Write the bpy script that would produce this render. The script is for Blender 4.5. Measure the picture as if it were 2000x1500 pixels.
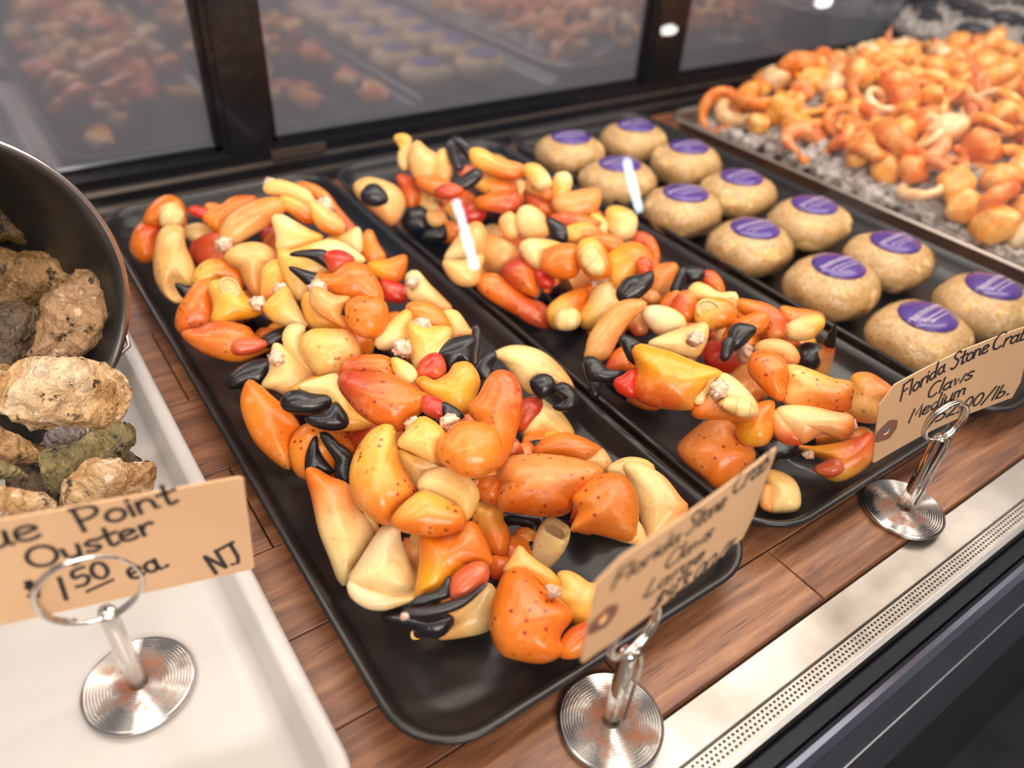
import bpy, bmesh, math, random
import numpy as np
from mathutils import Vector, Matrix, noise as mnoise
for o in list(bpy.data.objects): bpy.data.objects.remove(o)
SC = bpy.context.scene; COL = SC.collection
S = 0.36                       # metres per layout unit (the camera's height over the case deck)
FPX = 1476.418
# ---------------------------------------------------------------- camera
Xc = np.array([2530., -970., FPX]); Xc /= np.linalg.norm(Xc)
Yc = np.array([-1337., -1240., FPX]); Yc /= np.linalg.norm(Yc)
Zc = np.cross(Xc, Yc)
RW = np.array([Xc, Yc, Zc])     # world = RW @ cam(x right, y down, z forward)
CAM = np.array([0., 0., 1.])
cd = bpy.data.cameras.new('camera'); cam = bpy.data.objects.new('camera', cd); COL.objects.link(cam)
r_ = RW @ np.array([1, 0, 0]); u_ = RW @ np.array([0, -1, 0]); b_ = RW @ np.array([0, 0, -1])
cam.matrix_world = Matrix(((r_[0], u_[0], b_[0], 0), (r_[1], u_[1], b_[1], 0), (r_[2], u_[2], b_[2], S), (0, 0, 0, 1)))
cd.sensor_width = 36; cd.lens = 36 * FPX / 2000; cd.clip_start = .01; cd.clip_end = 50
cd.dof.use_dof = True; cd.dof.focus_distance = 1.24 * S; cd.dof.aperture_fstop = 4.2
SC.camera = cam
# ---------------------------------------------------------------- world, lights, exposure
w = bpy.data.worlds.new('world'); SC.world = w; w.use_nodes = True
w.node_tree.nodes['Background'].inputs[0].default_value = (.80, .78, .80, 1)
w.node_tree.nodes['Background'].inputs[1].default_value = .34
SC.view_settings.view_transform = 'Standard'; SC.view_settings.look = 'None'
SC.view_settings.gamma = 1; SC.view_settings.use_curve_mapping = False
SC.view_settings.exposure = 0.32
def area(name, loc, target, sx, sy, power, col):
    l = bpy.data.lights.new(name, 'AREA'); l.shape = 'RECTANGLE'; l.size = sx * S; l.size_y = sy * S
    l.energy = power; l.color = col
    o = bpy.data.objects.new(name, l); COL.objects.link(o)
    o.location = Vector(loc) * S
    o.rotation_euler = (Vector(target) * S - o.location).to_track_quat('-Z', 'Y').to_euler()
    return o
area('case_light_front', (1.3, .62, 1.75), (1.3, .95, 0), 4.6, .10, 3.0, (1, .87, .74))
area('case_light_rear', (1.6, 1.7, 2.1), (1.5, 1.2, 0), 5.0, .25, 4.8, (1, .90, .80))
area('ceiling_light', (2.2, 1.6, 5.2), (1.0, 1.0, 0), 1.6, 1.6, 5.5, (1, .93, .87))
area('front_fill_light', (-.6, -3.2, 3.0), (.9, .9, .1), 3.2, 1.4, 25.0, (1, .91, .82))  # added fill from the customer side, brightens the card faces and cakes
# ---------------------------------------------------------------- helpers
def ray(px, py): return RW @ np.array([px - 1000., py - 750., FPX])
def atz(px, py, z):
    d = ray(px, py); return CAM + d * ((z - 1) / d[2])
def aty(px, py, y):
    d = ray(px, py); return CAM + d * (y / d[1])
def wpx(px, P):                 # width in layout units of px pixels at point P
    return px * float((np.asarray(P) - CAM) @ (RW @ np.array([0, 0, 1.]))) / FPX
def tag(o, label=None, cat=None, group=None, kind=None):
    if label: o['label'] = label
    if cat: o['category'] = cat
    if group: o['group'] = group
    if kind: o['kind'] = kind
    return o
def thing(name, label, cat, loc=(0, 0, 0), group=None):
    o = bpy.data.objects.new(name, None); COL.objects.link(o); o.empty_display_size = .01
    o.location = Vector(loc) * S
    return tag(o, label, cat, group)
def mesh(name, V, F, mat, parent=None, smooth=True, uv=None, mats=None, fm=None):
    """V in layout units (world); the object sits at its parent's origin or at its own base point"""
    V = np.asarray(V, float) * S
    if parent is not None:
        org = np.array(parent.location) if parent.parent is None else np.array(parent.parent.location) + np.array(parent.location)
        loc = (0, 0, 0)
    else:
        mn = V.min(0); mx = V.max(0); org = np.array([(mn[0] + mx[0]) / 2, (mn[1] + mx[1]) / 2, mn[2]]); loc = org
    me = bpy.data.meshes.new(name); me.from_pydata((V - org).tolist(), [], [tuple(int(i) for i in f) for f in F])
    for m_ in (mats or [mat]): me.materials.append(m_)
    if fm is not None: me.polygons.foreach_set('material_index', np.asarray(fm, dtype=np.int32))
    me.polygons.foreach_set('use_smooth', [smooth] * len(me.polygons))
    if uv is not None:
        l = me.uv_layers.new(name='UVMap'); idx = np.empty(len(me.loops), dtype=np.int32); me.loops.foreach_get('vertex_index', idx)
        l.data.foreach_set('uv', np.asarray(uv, dtype=np.float32)[idx].ravel())
    bm = bmesh.new(); bm.from_mesh(me); bmesh.ops.recalc_face_normals(bm, faces=bm.faces); bm.to_mesh(me); bm.free()
    me.update()
    o = bpy.data.objects.new(name, me); COL.objects.link(o)
    if parent is not None: o.parent = parent
    else: o.location = loc
    return o
class MB:
    def __init__(s): s.V = []; s.F = []; s.M = []
    def add(s, V, F, m=0):
        n = len(s.V); s.V += [tuple(v) for v in V]; s.F += [tuple(i + n for i in f) for f in F]; s.M += [m] * len(F); return s
    def box(s, a, b, m=0):
        (x0, y0, z0), (x1, y1, z1) = a, b
        return s.add([(x0,y0,z0),(x1,y0,z0),(x1,y1,z0),(x0,y1,z0),(x0,y0,z1),(x1,y0,z1),(x1,y1,z1),(x0,y1,z1)],
                     [(0,3,2,1),(4,5,6,7),(0,1,5,4),(1,2,6,5),(2,3,7,6),(3,0,4,7)], m)
    def bbox(s, a, b, e, m=0):   # box with chamfered top edges
        (x0, y0, z0), (x1, y1, z1) = a, b
        V = [(x0,y0,z0),(x1,y0,z0),(x1,y1,z0),(x0,y1,z0),(x0,y0,z1-e),(x1,y0,z1-e),(x1,y1,z1-e),(x0,y1,z1-e),
             (x0+e,y0+e,z1),(x1-e,y0+e,z1),(x1-e,y1-e,z1),(x0+e,y1-e,z1)]
        F = [(0,3,2,1),(8,9,10,11)]
        for i in range(4):
            j = (i + 1) % 4; F += [(i, j, 4 + j, 4 + i), (4 + i, 4 + j, 8 + j, 8 + i)]
        return s.add(V, F, m)
    def build(s, name, mat, parent=None, smooth=False, mats=None):
        return mesh(name, s.V, s.F, mat, parent, smooth, mats=mats, fm=s.M if mats else None)
def tube(pts, r, n=10, closed=False):
    P = np.asarray(pts, float); k = len(P); T = np.zeros_like(P)
    for i in range(k):
        a = P[(i - 1) % k] if (closed or i > 0) else P[i]; b = P[(i + 1) % k] if (closed or i < k - 1) else P[i]
        T[i] = (b - a) / (np.linalg.norm(b - a) + 1e-12)
    up = np.array([0, 0, 1.]) if abs(T[0][2]) < .9 else np.array([1., 0, 0])
    N = np.cross(T[0], up); N /= np.linalg.norm(N); V = []; R = np.broadcast_to(np.asarray(r, float), (k,))
    for i in range(k):
        N = N - T[i] * (N @ T[i]); N /= np.linalg.norm(N); B = np.cross(T[i], N)
        for j in range(n):
            a = 2 * math.pi * j / n; V.append(P[i] + R[i] * (math.cos(a) * N + math.sin(a) * B))
    F = []
    for i in range(k if closed else k - 1):
        for j in range(n): F.append((i * n + j, i * n + (j + 1) % n, ((i + 1) % k) * n + (j + 1) % n, ((i + 1) % k) * n + j))
    if not closed:
        F.append(tuple(range(n))[::-1]); F.append(tuple((k - 1) * n + j for j in range(n)))
    return V, F
def lathe(prof, c, n=64, axis=(0, 0, 1), close=True):
    ax = np.array(axis, float); ax /= np.linalg.norm(ax)
    a = np.cross(ax, [0, 0, 1.]) if abs(ax[2]) < .9 else np.array([1., 0, 0]); a = a - ax * (a @ ax); a /= np.linalg.norm(a); b = np.cross(ax, a)
    V = []; F = []
    for (r, h) in prof:
        for j in range(n):
            t = 2 * math.pi * j / n; V.append(np.asarray(c) + ax * h + r * (math.cos(t) * a + math.sin(t) * b))
    for i in range(len(prof) - 1):
        for j in range(n): F.append((i * n + j, i * n + (j + 1) % n, (i + 1) * n + (j + 1) % n, (i + 1) * n + j))
    if close:
        F.append(tuple(range(n))[::-1]); F.append(tuple((len(prof) - 1) * n + j for j in range(n)))
    return V, F
# ---------------------------------------------------------------- materials
def lin(r, g, b):
    f = lambda v: (v / 255 / 12.92) if v / 255 <= .04045 else ((v / 255 + .055) / 1.055) ** 2.4
    return (f(r), f(g), f(b), 1)
class NT:
    def __init__(s, name):
        s.m = bpy.data.materials.new(name); s.m.use_nodes = True; s.t = s.m.node_tree
        s.p = s.t.nodes['Principled BSDF']; s.out = s.t.nodes['Material Output']
    def n(s, kind, **kw):
        nd = s.t.nodes.new(kind)
        for k, v in kw.items():
            if k.startswith('i_'):
                key = k[2:].replace('_', ' '); nd.inputs[int(key) if key.isdigit() else key].default_value = v
            else: setattr(nd, k, v)
        return nd
    def l(s, a, b): s.t.links.new(a, b)
    def math(s, op, a, b=None, c=None, clamp=False):
        nd = s.t.nodes.new('ShaderNodeMath'); nd.operation = op; nd.use_clamp = clamp
        for i, v in enumerate((a, b, c)):
            if v is None: continue
            if isinstance(v, (int, float)): nd.inputs[i].default_value = v
            else: s.l(v, nd.inputs[i])
        return nd.outputs[0]
    def mix(s, f, a, b, mode='MIX'):
        nd = s.t.nodes.new('ShaderNodeMix'); nd.data_type = 'RGBA'; nd.blend_type = mode
        for i, v in ((0, f), (6, a), (7, b)):
            if isinstance(v, (int, float, tuple)): nd.inputs[i].default_value = v
            else: s.l(v, nd.inputs[i])
        return nd.outputs[2]
    def coord(s, rnd=True, scale=None, kind='Object'):
        tc = s.n('ShaderNodeTexCoord'); c = tc.outputs[kind]
        if rnd:
            oi = s.n('ShaderNodeObjectInfo'); v = s.n('ShaderNodeVectorMath', operation='ADD')
            k = s.math('MULTIPLY', oi.outputs['Random'], 37.0); cx = s.n('ShaderNodeCombineXYZ'); s.l(k, cx.inputs[0]); s.l(k, cx.inputs[1])
            s.l(c, v.inputs[0]); s.l(cx.outputs[0], v.inputs[1]); c = v.outputs[0]
        if scale:
            mp = s.n('ShaderNodeMapping'); mp.inputs['Scale'].default_value = scale; s.l(c, mp.inputs[0]); c = mp.outputs[0]
        return c
    def noise(s, c, sc, det=3, rough=.5, dist=0):
        nd = s.n('ShaderNodeTexNoise'); nd.inputs['Scale'].default_value = sc; nd.inputs['Detail'].default_value = det
        nd.inputs['Roughness'].default_value = rough; nd.inputs['Distortion'].default_value = dist; s.l(c, nd.inputs['Vector']); return nd.outputs['Fac']
    def ramp(s, f, stops):
        nd = s.n('ShaderNodeValToRGB'); e = nd.color_ramp.elements
        while len(e) < len(stops): e.new(.5)
        for el, (p, c) in zip(e, stops): el.position = p; el.color = c
        s.l(f, nd.inputs[0]); return nd.outputs[0]
    def sm(s, x, a, b):
        nd = s.n('ShaderNodeMapRange', interpolation_type='SMOOTHSTEP'); nd.inputs[1].default_value = a; nd.inputs[2].default_value = b
        s.l(x, nd.inputs[0]); return nd.outputs[0]
    def bump(s, h, strength=.3, dist=.001):
        b = s.n('ShaderNodeBump'); b.inputs['Strength'].default_value = strength; b.inputs['Distance'].default_value = dist
        s.l(h, b.inputs['Height']); s.l(b.outputs[0], s.p.inputs['Normal'])
    def set(s, **kw):
        for k, v in kw.items():
            key = k.replace('_', ' ')
            if isinstance(v, (int, float, tuple)): s.p.inputs[key].default_value = v
            else: s.l(v, s.p.inputs[key])
        return s
def plain(name, col, rough=.5, metal=0, var=.12, sc=40, bump=0, coat=0):
    t = NT(name); c = t.coord(rnd=False); n = t.noise(c, sc, 4)
    dark = tuple(v * (1 - var) for v in col[:3]) + (1,); lite = tuple(min(1, v * (1 + var)) for v in col[:3]) + (1,)
    t.set(Base_Color=t.ramp(n, [(.3, dark), (.7, lite)]), Roughness=rough, Metallic=metal, Coat_Weight=coat)
    if bump: t.bump(t.noise(c, sc * 4, 3), bump)
    return t.m
M = {}
M['steel'] = plain('brushed_steel', lin(205, 200, 196), .28, 1, .06, 30)
M['chrome'] = plain('chrome', lin(225, 222, 218), .08, 1, .02)
M['black_metal'] = plain('black_metal', lin(22, 22, 25), .30, 0, .2, 30, coat=.3)
M['black_rail'] = plain('black_rail', lin(120, 122, 138), .25, .8, .12, 18)
M['dark_channel'] = plain('dark_channel', lin(14, 18, 26), .3, 0, .2)
M['melamine'] = plain('black_melamine', lin(34, 31, 31), .30, 0, .22, 25, bump=.05)
M['white_tray'] = plain('white_melamine', lin(196, 190, 186), .26, 0, .02, 12)
M['pan'] = plain('dull_aluminium', lin(176, 162, 152), .34, .9, .08, 30)
M['hole'] = plain('dark_hole', lin(60, 52, 46), .6)
M['ink'] = plain('marker_ink', lin(45, 38, 42), .5, 0, .1)
M['rubber'] = plain('black_rubber', lin(18, 18, 20), .6)
M['floor'] = plain('dark_floor_tile', lin(58, 54, 56), .45, 0, .35, 9)
M['wall_dark'] = plain('dark_wall_paint', lin(80, 78, 82), .7)
def mk_wood():
    t = NT('walnut_plank'); c = t.coord(True, (2.2, 26, 26)); n = t.noise(c, 4.5, 6, .62, .5)
    c2 = t.coord(True, (7, 130, 60)); g = t.noise(c2, 4, 5, .7)
    base = t.ramp(n, [(.22, lin(84, 52, 36)), (.40, lin(126, 80, 53)), (.56, lin(158, 106, 72)), (.76, lin(204, 150, 106))])
    oi = t.n('ShaderNodeObjectInfo'); tone = t.ramp(oi.outputs['Random'], [(0, (.66, .60, .56, 1)), (1, (1.0, .98, .96, 1))])
    base = t.mix(1.0, base, tone, 'MULTIPLY')
    base = t.mix(t.sm(g, .55, .75), base, lin(62, 38, 27))
    t.set(Base_Color=base, Roughness=t.math('MULTIPLY_ADD', g, .25, .24)); t.bump(g, .12, .0006); return t.m
M['wood'] = mk_wood()
def mk_ledge():
    t = NT('worn_steel_ledge'); c = t.coord(False, (60, 2, 2)); g = t.noise(c, 6, 4, .6); c2 = t.coord(False); sp = t.noise(c2, 12, 4, .6)
    t.set(Base_Color=t.ramp(sp, [(.3, lin(140, 131, 122)), (.65, lin(196, 189, 182))]), Metallic=.85,
          Roughness=t.math('MULTIPLY_ADD', g, .22, .28)); t.bump(g, .08, .0004); return t.m
M['ledge'] = mk_ledge()
def mk_pane():
    t = NT('clear_pane'); fr = t.n('ShaderNodeFresnel'); fr.inputs['IOR'].default_value = 1.5
    tr = t.n('ShaderNodeBsdfTransparent'); tr.inputs[0].default_value = (.985, .99, .985, 1)
    gl = t.n('ShaderNodeBsdfGlossy'); gl.inputs['Roughness'].default_value = 0.0
    mx = t.n('ShaderNodeMixShader'); t.l(fr.outputs[0], mx.inputs[0]); t.l(tr.outputs[0], mx.inputs[1]); t.l(gl.outputs[0], mx.inputs[2])
    t.l(mx.outputs[0], t.out.inputs[0]); return t.m
M['pane'] = mk_pane()
def mk_film(name, tint, rough, base=.12):
    t = NT(name); c = t.coord(); n = t.noise(c, 170, 3, .6, 1.2)
    b = t.n('ShaderNodeBump'); b.inputs['Strength'].default_value = .9; b.inputs['Distance'].default_value = .002; t.l(n, b.inputs['Height'])
    fr = t.n('ShaderNodeFresnel'); fr.inputs['IOR'].default_value = 1.45; t.l(b.outputs[0], fr.inputs['Normal'])
    tr = t.n('ShaderNodeBsdfTransparent'); tr.inputs[0].default_value = tint
    gl = t.n('ShaderNodeBsdfGlossy'); gl.inputs['Roughness'].default_value = rough; t.l(b.outputs[0], gl.inputs['Normal'])
    f = t.math('MULTIPLY_ADD', fr.outputs[0], .55, base, clamp=True)
    mx = t.n('ShaderNodeMixShader'); t.l(f, mx.inputs[0]); t.l(tr.outputs[0], mx.inputs[1]); t.l(gl.outputs[0], mx.inputs[2])
    t.l(mx.outputs[0], t.out.inputs[0]); return t.m
M['film'] = mk_film('plastic_film', (.98, .98, .98, 1), .13, .05)
M['liner'] = mk_film('plastic_liner', (.9, .9, .9, 1), .15, .10)
t = NT('dark_mirror_glass'); t.set(Base_Color=lin(160, 163, 176), Metallic=.62, Roughness=.07, Specular_IOR_Level=.5); M['mirror'] = t.m
def mk_ice():
    t = NT('crushed_ice'); c = t.coord(); n = t.noise(c, 60, 3)
    t.set(Base_Color=t.ramp(n, [(.3, lin(190, 178, 172)), (.7, lin(240, 232, 226))]), Roughness=.18, Transmission_Weight=.35, IOR=1.31); return t.m
M['ice'] = mk_ice()
def mk_tagpaper():
    t = NT('manila_card'); c = t.coord(); n = t.noise(c, 14, 3); n2 = t.noise(c, 400, 2)
    t.set(Base_Color=t.ramp(n, [(.3, lin(226, 180, 136)), (.7, lin(236, 194, 152))]), Roughness=.7); t.bump(n2, .05, .0003); return t.m
M['card'] = mk_tagpaper()
M['patch'] = plain('brown_patch', lin(140, 92, 76), .7)
def mk_grooved():
    t = NT('rusty_grooved_chrome'); tc = t.n('ShaderNodeTexCoord'); v = t.n('ShaderNodeVectorMath', operation='LENGTH'); t.l(tc.outputs['Object'], v.inputs[0])
    c = t.coord(); n = t.noise(c, 70, 5, .65); r = t.math('MULTIPLY', v.outputs['Value'], 1 / (.072 * S))
    k = t.math('SUBTRACT', n, t.math('MULTIPLY', r, .36)); f = t.math('MULTIPLY', t.sm(k, .22, .48), .85)
    base = t.mix(f, lin(196, 192, 188), t.ramp(n, [(.4, lin(120, 62, 30)), (.7, lin(190, 120, 70))]))
    t.set(Base_Color=base, Metallic=t.math('SUBTRACT', 1.0, t.math('MULTIPLY', f, .75)), Roughness=t.math('MULTIPLY_ADD', f, .45, .24)); return t.m
M['grooved'] = mk_grooved()
def mk_acr():
    t = NT('clear_sleeve'); t.set(Base_Color=lin(225, 218, 212), Metallic=.75, Roughness=.12); return t.m
M['post'] = mk_acr()
def emit(name, col, st):
    t = NT(name); t.set(Base_Color=(.02, .02, .02, 1), Emission_Color=col, Emission_Strength=st); return t.m
M['led'] = emit('led_white_blue', (.72, .88, 1, 1), 45)
M['lamp'] = emit('lamp_white', (1, .97, .93, 1), 40)
# crab shell: one material per colouring
PAL = dict(cream=(240, 207, 142), pale=(236, 206, 160), tan=(228, 162, 92), peach=(232, 146, 72), orange=(228, 116, 26), rust=(206, 80, 28),
           red=(198, 42, 18), yellow=(240, 158, 30), gold=(238, 176, 74), black=(34, 30, 33), deep=(178, 52, 26))
_sh = {}
def shell(a, b, spots=0.0, tb=9.0, t0=.15, t1=.85, seam=1):
    key = (a, b, spots, tb, t0, t1, seam)
    if key in _sh: return _sh[key]
    t = NT('crab_shell_%s_%s' % (a, b)); c = t.coord()
    uv = t.n('ShaderNodeUVMap'); sp = t.n('ShaderNodeSeparateXYZ'); t.l(uv.outputs[0], sp.inputs[0]); u = sp.outputs[0]
    nb = t.noise(c, 34, 3, .5); nh = t.noise(c, 240, 3, .6); nm = t.noise(c, 90, 4, .6)
    uu = t.math('ADD', u, t.math('MULTIPLY_ADD', nb, .9, -.45))
    base = t.mix(t.sm(uu, t0, t1), lin(*PAL[a]), lin(*PAL[b]))
    oi = t.n('ShaderNodeObjectInfo'); ang = t.math('COSINE', t.math('MULTIPLY_ADD', sp.outputs[1], 6.2832, t.math('MULTIPLY', oi.outputs['Random'], 6.2832)))
    ang = t.math('ADD', ang, t.math('MULTIPLY_ADD', nb, 1.6, -.8))
    if a != 'black': base = t.mix(t.math('MULTIPLY', t.sm(ang, .05, .95), dict(orange=.42, rust=.40, deep=.25, red=.15).get(a, .5)), base, lin(*dict(orange=(242, 154, 52), rust=(238, 140, 54), deep=(226, 110, 48), yellow=(246, 190, 80)).get(a, (244, 206, 132))))
    base = t.mix(t.math('MULTIPLY', t.sm(nm, .52, .75), .30), base, lin(214, 84, 24))
    base = t.mix(t.math('MULTIPLY', t.sm(nm, .48, .25), .25), base, lin(250, 214, 150))
    if a == 'black': base = t.mix(t.sm(nm, .66, .8), lin(30, 26, 29), lin(62, 50, 48))
    if spots:
        vo = t.n('ShaderNodeTexVoronoi'); vo.inputs['Scale'].default_value = 190; t.l(c, vo.inputs['Vector'])
        mk = t.math('MULTIPLY', t.sm(vo.outputs['Distance'], .30, .12), t.sm(nb, .62 - .3 * spots, .72 - .2 * spots))
        base = t.mix(t.math('MULTIPLY', mk, min(1, .55 + .4 * spots)), base, lin(150, 34, 16))
        v2 = t.n('ShaderNodeTexVoronoi'); v2.inputs['Scale'].default_value = 520; t.l(c, v2.inputs['Vector'])
        base = t.mix(t.math('MULTIPLY', t.sm(v2.outputs['Distance'], .22, .08), .35 * spots), base, lin(150, 50, 24))
    elif a != 'black':
        vo = t.n('ShaderNodeTexVoronoi'); vo.inputs['Scale'].default_value = 150; t.l(c, vo.inputs['Vector'])
        base = t.mix(t.math('MULTIPLY', t.sm(vo.outputs['Distance'], .13, .05), .45), base, lin(150, 84, 44))
    if seam:
        base = t.mix(t.math('MULTIPLY', t.sm(u, .045, .02), .8), base, lin(96, 62, 42))
    rough = .27
    if tb < 2:
        ub = t.math('ADD', u, t.math('MULTIPLY_ADD', nh, .10, t.math('MULTIPLY_ADD', nb, .16, -.13)))
        fr_ = t.sm(ub, tb - .10, tb - .02); base = t.mix(t.math('MULTIPLY', fr_, .55), base, lin(214, 60, 20))
        fb = t.sm(ub, tb - .012, tb + .012)
        base = t.mix(fb, base, t.mix(t.sm(nm, .6, .8), lin(26, 23, 26), lin(70, 58, 56)))
        rough = t.math('MULTIPLY_ADD', fb, -.04, .27)
    t.set(Base_Color=base, Roughness=rough, Subsurface_Weight=.08, Subsurface_Radius=(.006, .003, .0015), Subsurface_Scale=1.0)
    nf = t.noise(c, 900, 2, .6); t.bump(t.math('ADD', t.math('MULTIPLY', nh, .6), t.math('ADD', nm, t.math('MULTIPLY', nf, .5))), .26, .0009)
    _sh[key] = t.m; return t.m
def mk_meat():
    t = NT('crab_flesh'); c = t.coord(); n = t.noise(c, 260, 3, .6)
    t.set(Base_Color=t.ramp(n, [(.3, lin(212, 150, 112)), (.6, lin(244, 214, 190))]), Roughness=.4, Subsurface_Weight=.1, Subsurface_Radius=(.004, .002, .001)); t.bump(n, .5, .001); return t.m
M['meat'] = mk_meat()
def mk_socket():
    t = NT('joint_membrane'); uv = t.n('ShaderNodeUVMap'); sp = t.n('ShaderNodeSeparateXYZ'); t.l(uv.outputs[0], sp.inputs[0])
    c = t.coord(); n = t.noise(c, 130, 3, .6)
    w_ = t.math('SINE', t.math('MULTIPLY', sp.outputs[0], 16.0)); f = t.sm(w_, .86, 1.0)
    base = t.ramp(n, [(.3, lin(232, 180, 104)), (.7, lin(246, 214, 150))]); base = t.mix(t.math('MULTIPLY', f, .45), base, lin(150, 108, 66))
    t.set(Base_Color=base, Roughness=.38, Subsurface_Weight=.08, Subsurface_Radius=(.004, .002, .001)); t.bump(w_, .25, .001); return t.m
M['socket'] = mk_socket()
# ================================================================ SETTING
fl = MB().box((-9, -9, -2.62), (14, 12, -2.6)).build('floor', M['floor']); tag(fl, kind='structure')
wl = MB().box((-9, 9, -2.6), (14, 9.1, 6)).build('wall_back', plain('grey_wall', lin(120, 118, 122), .8)); tag(wl, kind='structure')
wf = MB().box((-9, -9.1, -2.6), (14, -9, 6)).build('wall_front', M['wall_dark']); tag(wf, kind='structure')
# ================================================================ DISPLAY CASE
case = thing('display_case', 'long black refrigerated display case with walnut deck, steel front ledge and mirrored rear doors', 'display case', (1.5, 1.2, -2.6))
XL, XR, YB = -2.2, 6.0, 2.32
V, F = tube([(XL, .1225, -.097), (XR, .1225, -.097)], .0025, 8); mesh('rail_glint_trim', V, F, M['steel'], case)  # thin steel bar added to make the glint line under the rail
MB().box((XL, .126, -2.6), (XR, 2.62, -.1201)).build('case_body', M['black_metal'], case)
rnd = random.Random(3)
def plank_row(y0, y1, joints):
    xs = [XL] + joints + [XR]
    for a, b in zip(xs[:-1], xs[1:]):
        MB().bbox((a + .0012, y0 + .0012, -.07), (b - .0012, y1 - .0012, rnd.uniform(-.0008, 0)), .0015).build('plank', M['wood'], case)
MB().box((XL, .199, -.12), (XR, 2.62, -.0705)).build('deck_base', M['black_metal'], case)
plank_row(.299, .418, [-.62, .52, .895, 2.1, 3.4]); plank_row(.418, .528, [-.2, .62, 1.42, 2.6, 4.4]); plank_row(.528, .69, [-.9, .30, 1.7, 3.0])
plank_row(.69, .87, [-.35, .62, 2.2, 3.9]); plank_row(.87, 1.09, [-.62, .19, 1.3, 2.8]); plank_row(1.09, 1.32, [-.4, .9, 2.0, 4.1])
plank_row(1.32, 1.60, [-.8, .186, 1.5, 3.2]); plank_row(1.60, 1.90, [-.3, .9, 2.4]); plank_row(1.90, 2.30, [-.6, .6, 1.9, 3.5])
MB().bbox((XL, .236, -.07), (XR, .2975, -.010), .002).build('front_ledge', M['ledge'], case)
MB().bbox((XL, .206, -.07), (XR, .235, -.011), .0015).build('perforated_strip', M['ledge'], case)
mb = MB()
x = .3
while x < 2.6:
    for k in range(3): 
        yy = .2125 + k * .0072; mb.box((x + .003 * (k % 2), yy, -.0108), (x + .003 * (k % 2) + .0042, yy + .0036, -.0104))
    x += .0088
tag(mb.build('perforation', M['hole'], case), kind='stuff')
MB().box((XL, .196, -.07), (XR, .2055, -.004)).build('glass_channel', M['steel'], case)
MB().bbox((XL, .166, -.12), (XR, .195, -.030), .004).build('front_gasket', M['dark_channel'], case)
prof = [(.165, -.09), (.165, -.026), (.158, -.016), (.150, -.014), (.141, -.022), (.137, -.05), (.126, -.085), (.1235, -.092), (.1235, -.5)]
V = [(X_, y, z) for X_ in (XL, XR) for (y, z) in prof]; n_ = len(prof)
mesh('front_rail', V, [(i, i + 1, n_ + i + 1, n_ + i) for i in range(n_ - 1)], M['black_rail'], case, smooth=False)
al = math.radians(9.5); hgt = 1.7
yt, zt = .2005 + math.sin(al) * hgt, math.cos(al) * hgt; th_ = .012
V = [(XL, .2005, -.03), (XR, .2005, -.03), (XR, yt, zt), (XL, yt, zt)]
V += [(a, b - th_ * math.cos(al) * .5, c) for (a, b, c) in V]
mesh('front_glass', V[:4], [(0, 1, 2, 3)], M['pane'], case, smooth=False)
# rear: lower rail with ledges, door frames, mirrored glass
MB().box((XL, 2.20, -.07), (XR, 2.60, .012)).box((XL, 2.27, .012), (XR, 2.60, .05)).box((XL, 2.30, .05), (XR, 2.60, .088)).build('rear_rail', M['black_metal'], case)
MB().box((XL, 2.262, .012), (XR, 2.268, .020)).box((XL, 2.292, .05), (XR, 2.298, .056)).build('rear_rail_lip', M['pan'], case)
# grey vent slots between the sliding doors
v = MB()
for k in range(4): v.box((.74, 2.292, .052 + .010 * k), (.92, 2.297, .057 + .010 * k))
v.build('vent_grille', M['pan'], case)
posts = []
for (px0, px1) in ((380, 490), (1275, 1345), (1780, 1830)):
    a = aty(px0, 0, 2.33)[0]; b = aty(px1, 0, 2.33)[0]; posts.append((a, b))
edges = [-1.9] + [v for p in posts for v in p]
for i, (a, b) in enumerate(posts):
    MB().box((a, 2.31, .088), (b, 2.42, 1.75)).box((a + .02, 2.302, .088), (b - .02, 2.31, 1.75)).build('door_post', M['black_metal'], case)
spans = [(-1.9, posts[0][0]), (posts[0][1], posts[1][0]), (posts[1][1], posts[2][0])]
for a, b in spans:
    fr = MB().box((a, 2.33, .088), (b, 2.36, .115)).box((a, 2.33, 1.70), (b, 2.36, 1.75)).box((a, 2.33, .1), (a + .02, 2.36, 1.7)).box((b - .02, 2.33, .1), (b, 2.36, 1.7)).build('rear_door', M['black_metal'], case)
    MB().box((a + .02, 2.345, .115), (b - .02, 2.355, 1.70)).build('mirror_glass', M['mirror'], fr)

# white tiled end wall seen past the last post
wt = thing('tile_wall', 'pale beige tiled wall panel beyond the last rear door post', 'tile wall', (6.2, 2.9, -.1))
for i in range(6):
    for j in range(4):
        MB().bbox((posts[2][1] + .05 + i * .40, 2.60, j * .40), (posts[2][1] + .44 + i * .40, 2.70, j * .40 + .39), .01).build('tile', plain('beige_tile', lin(226, 208, 196), .35) if i + j == 0 else bpy.data.materials['beige_tile'], wt)
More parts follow.
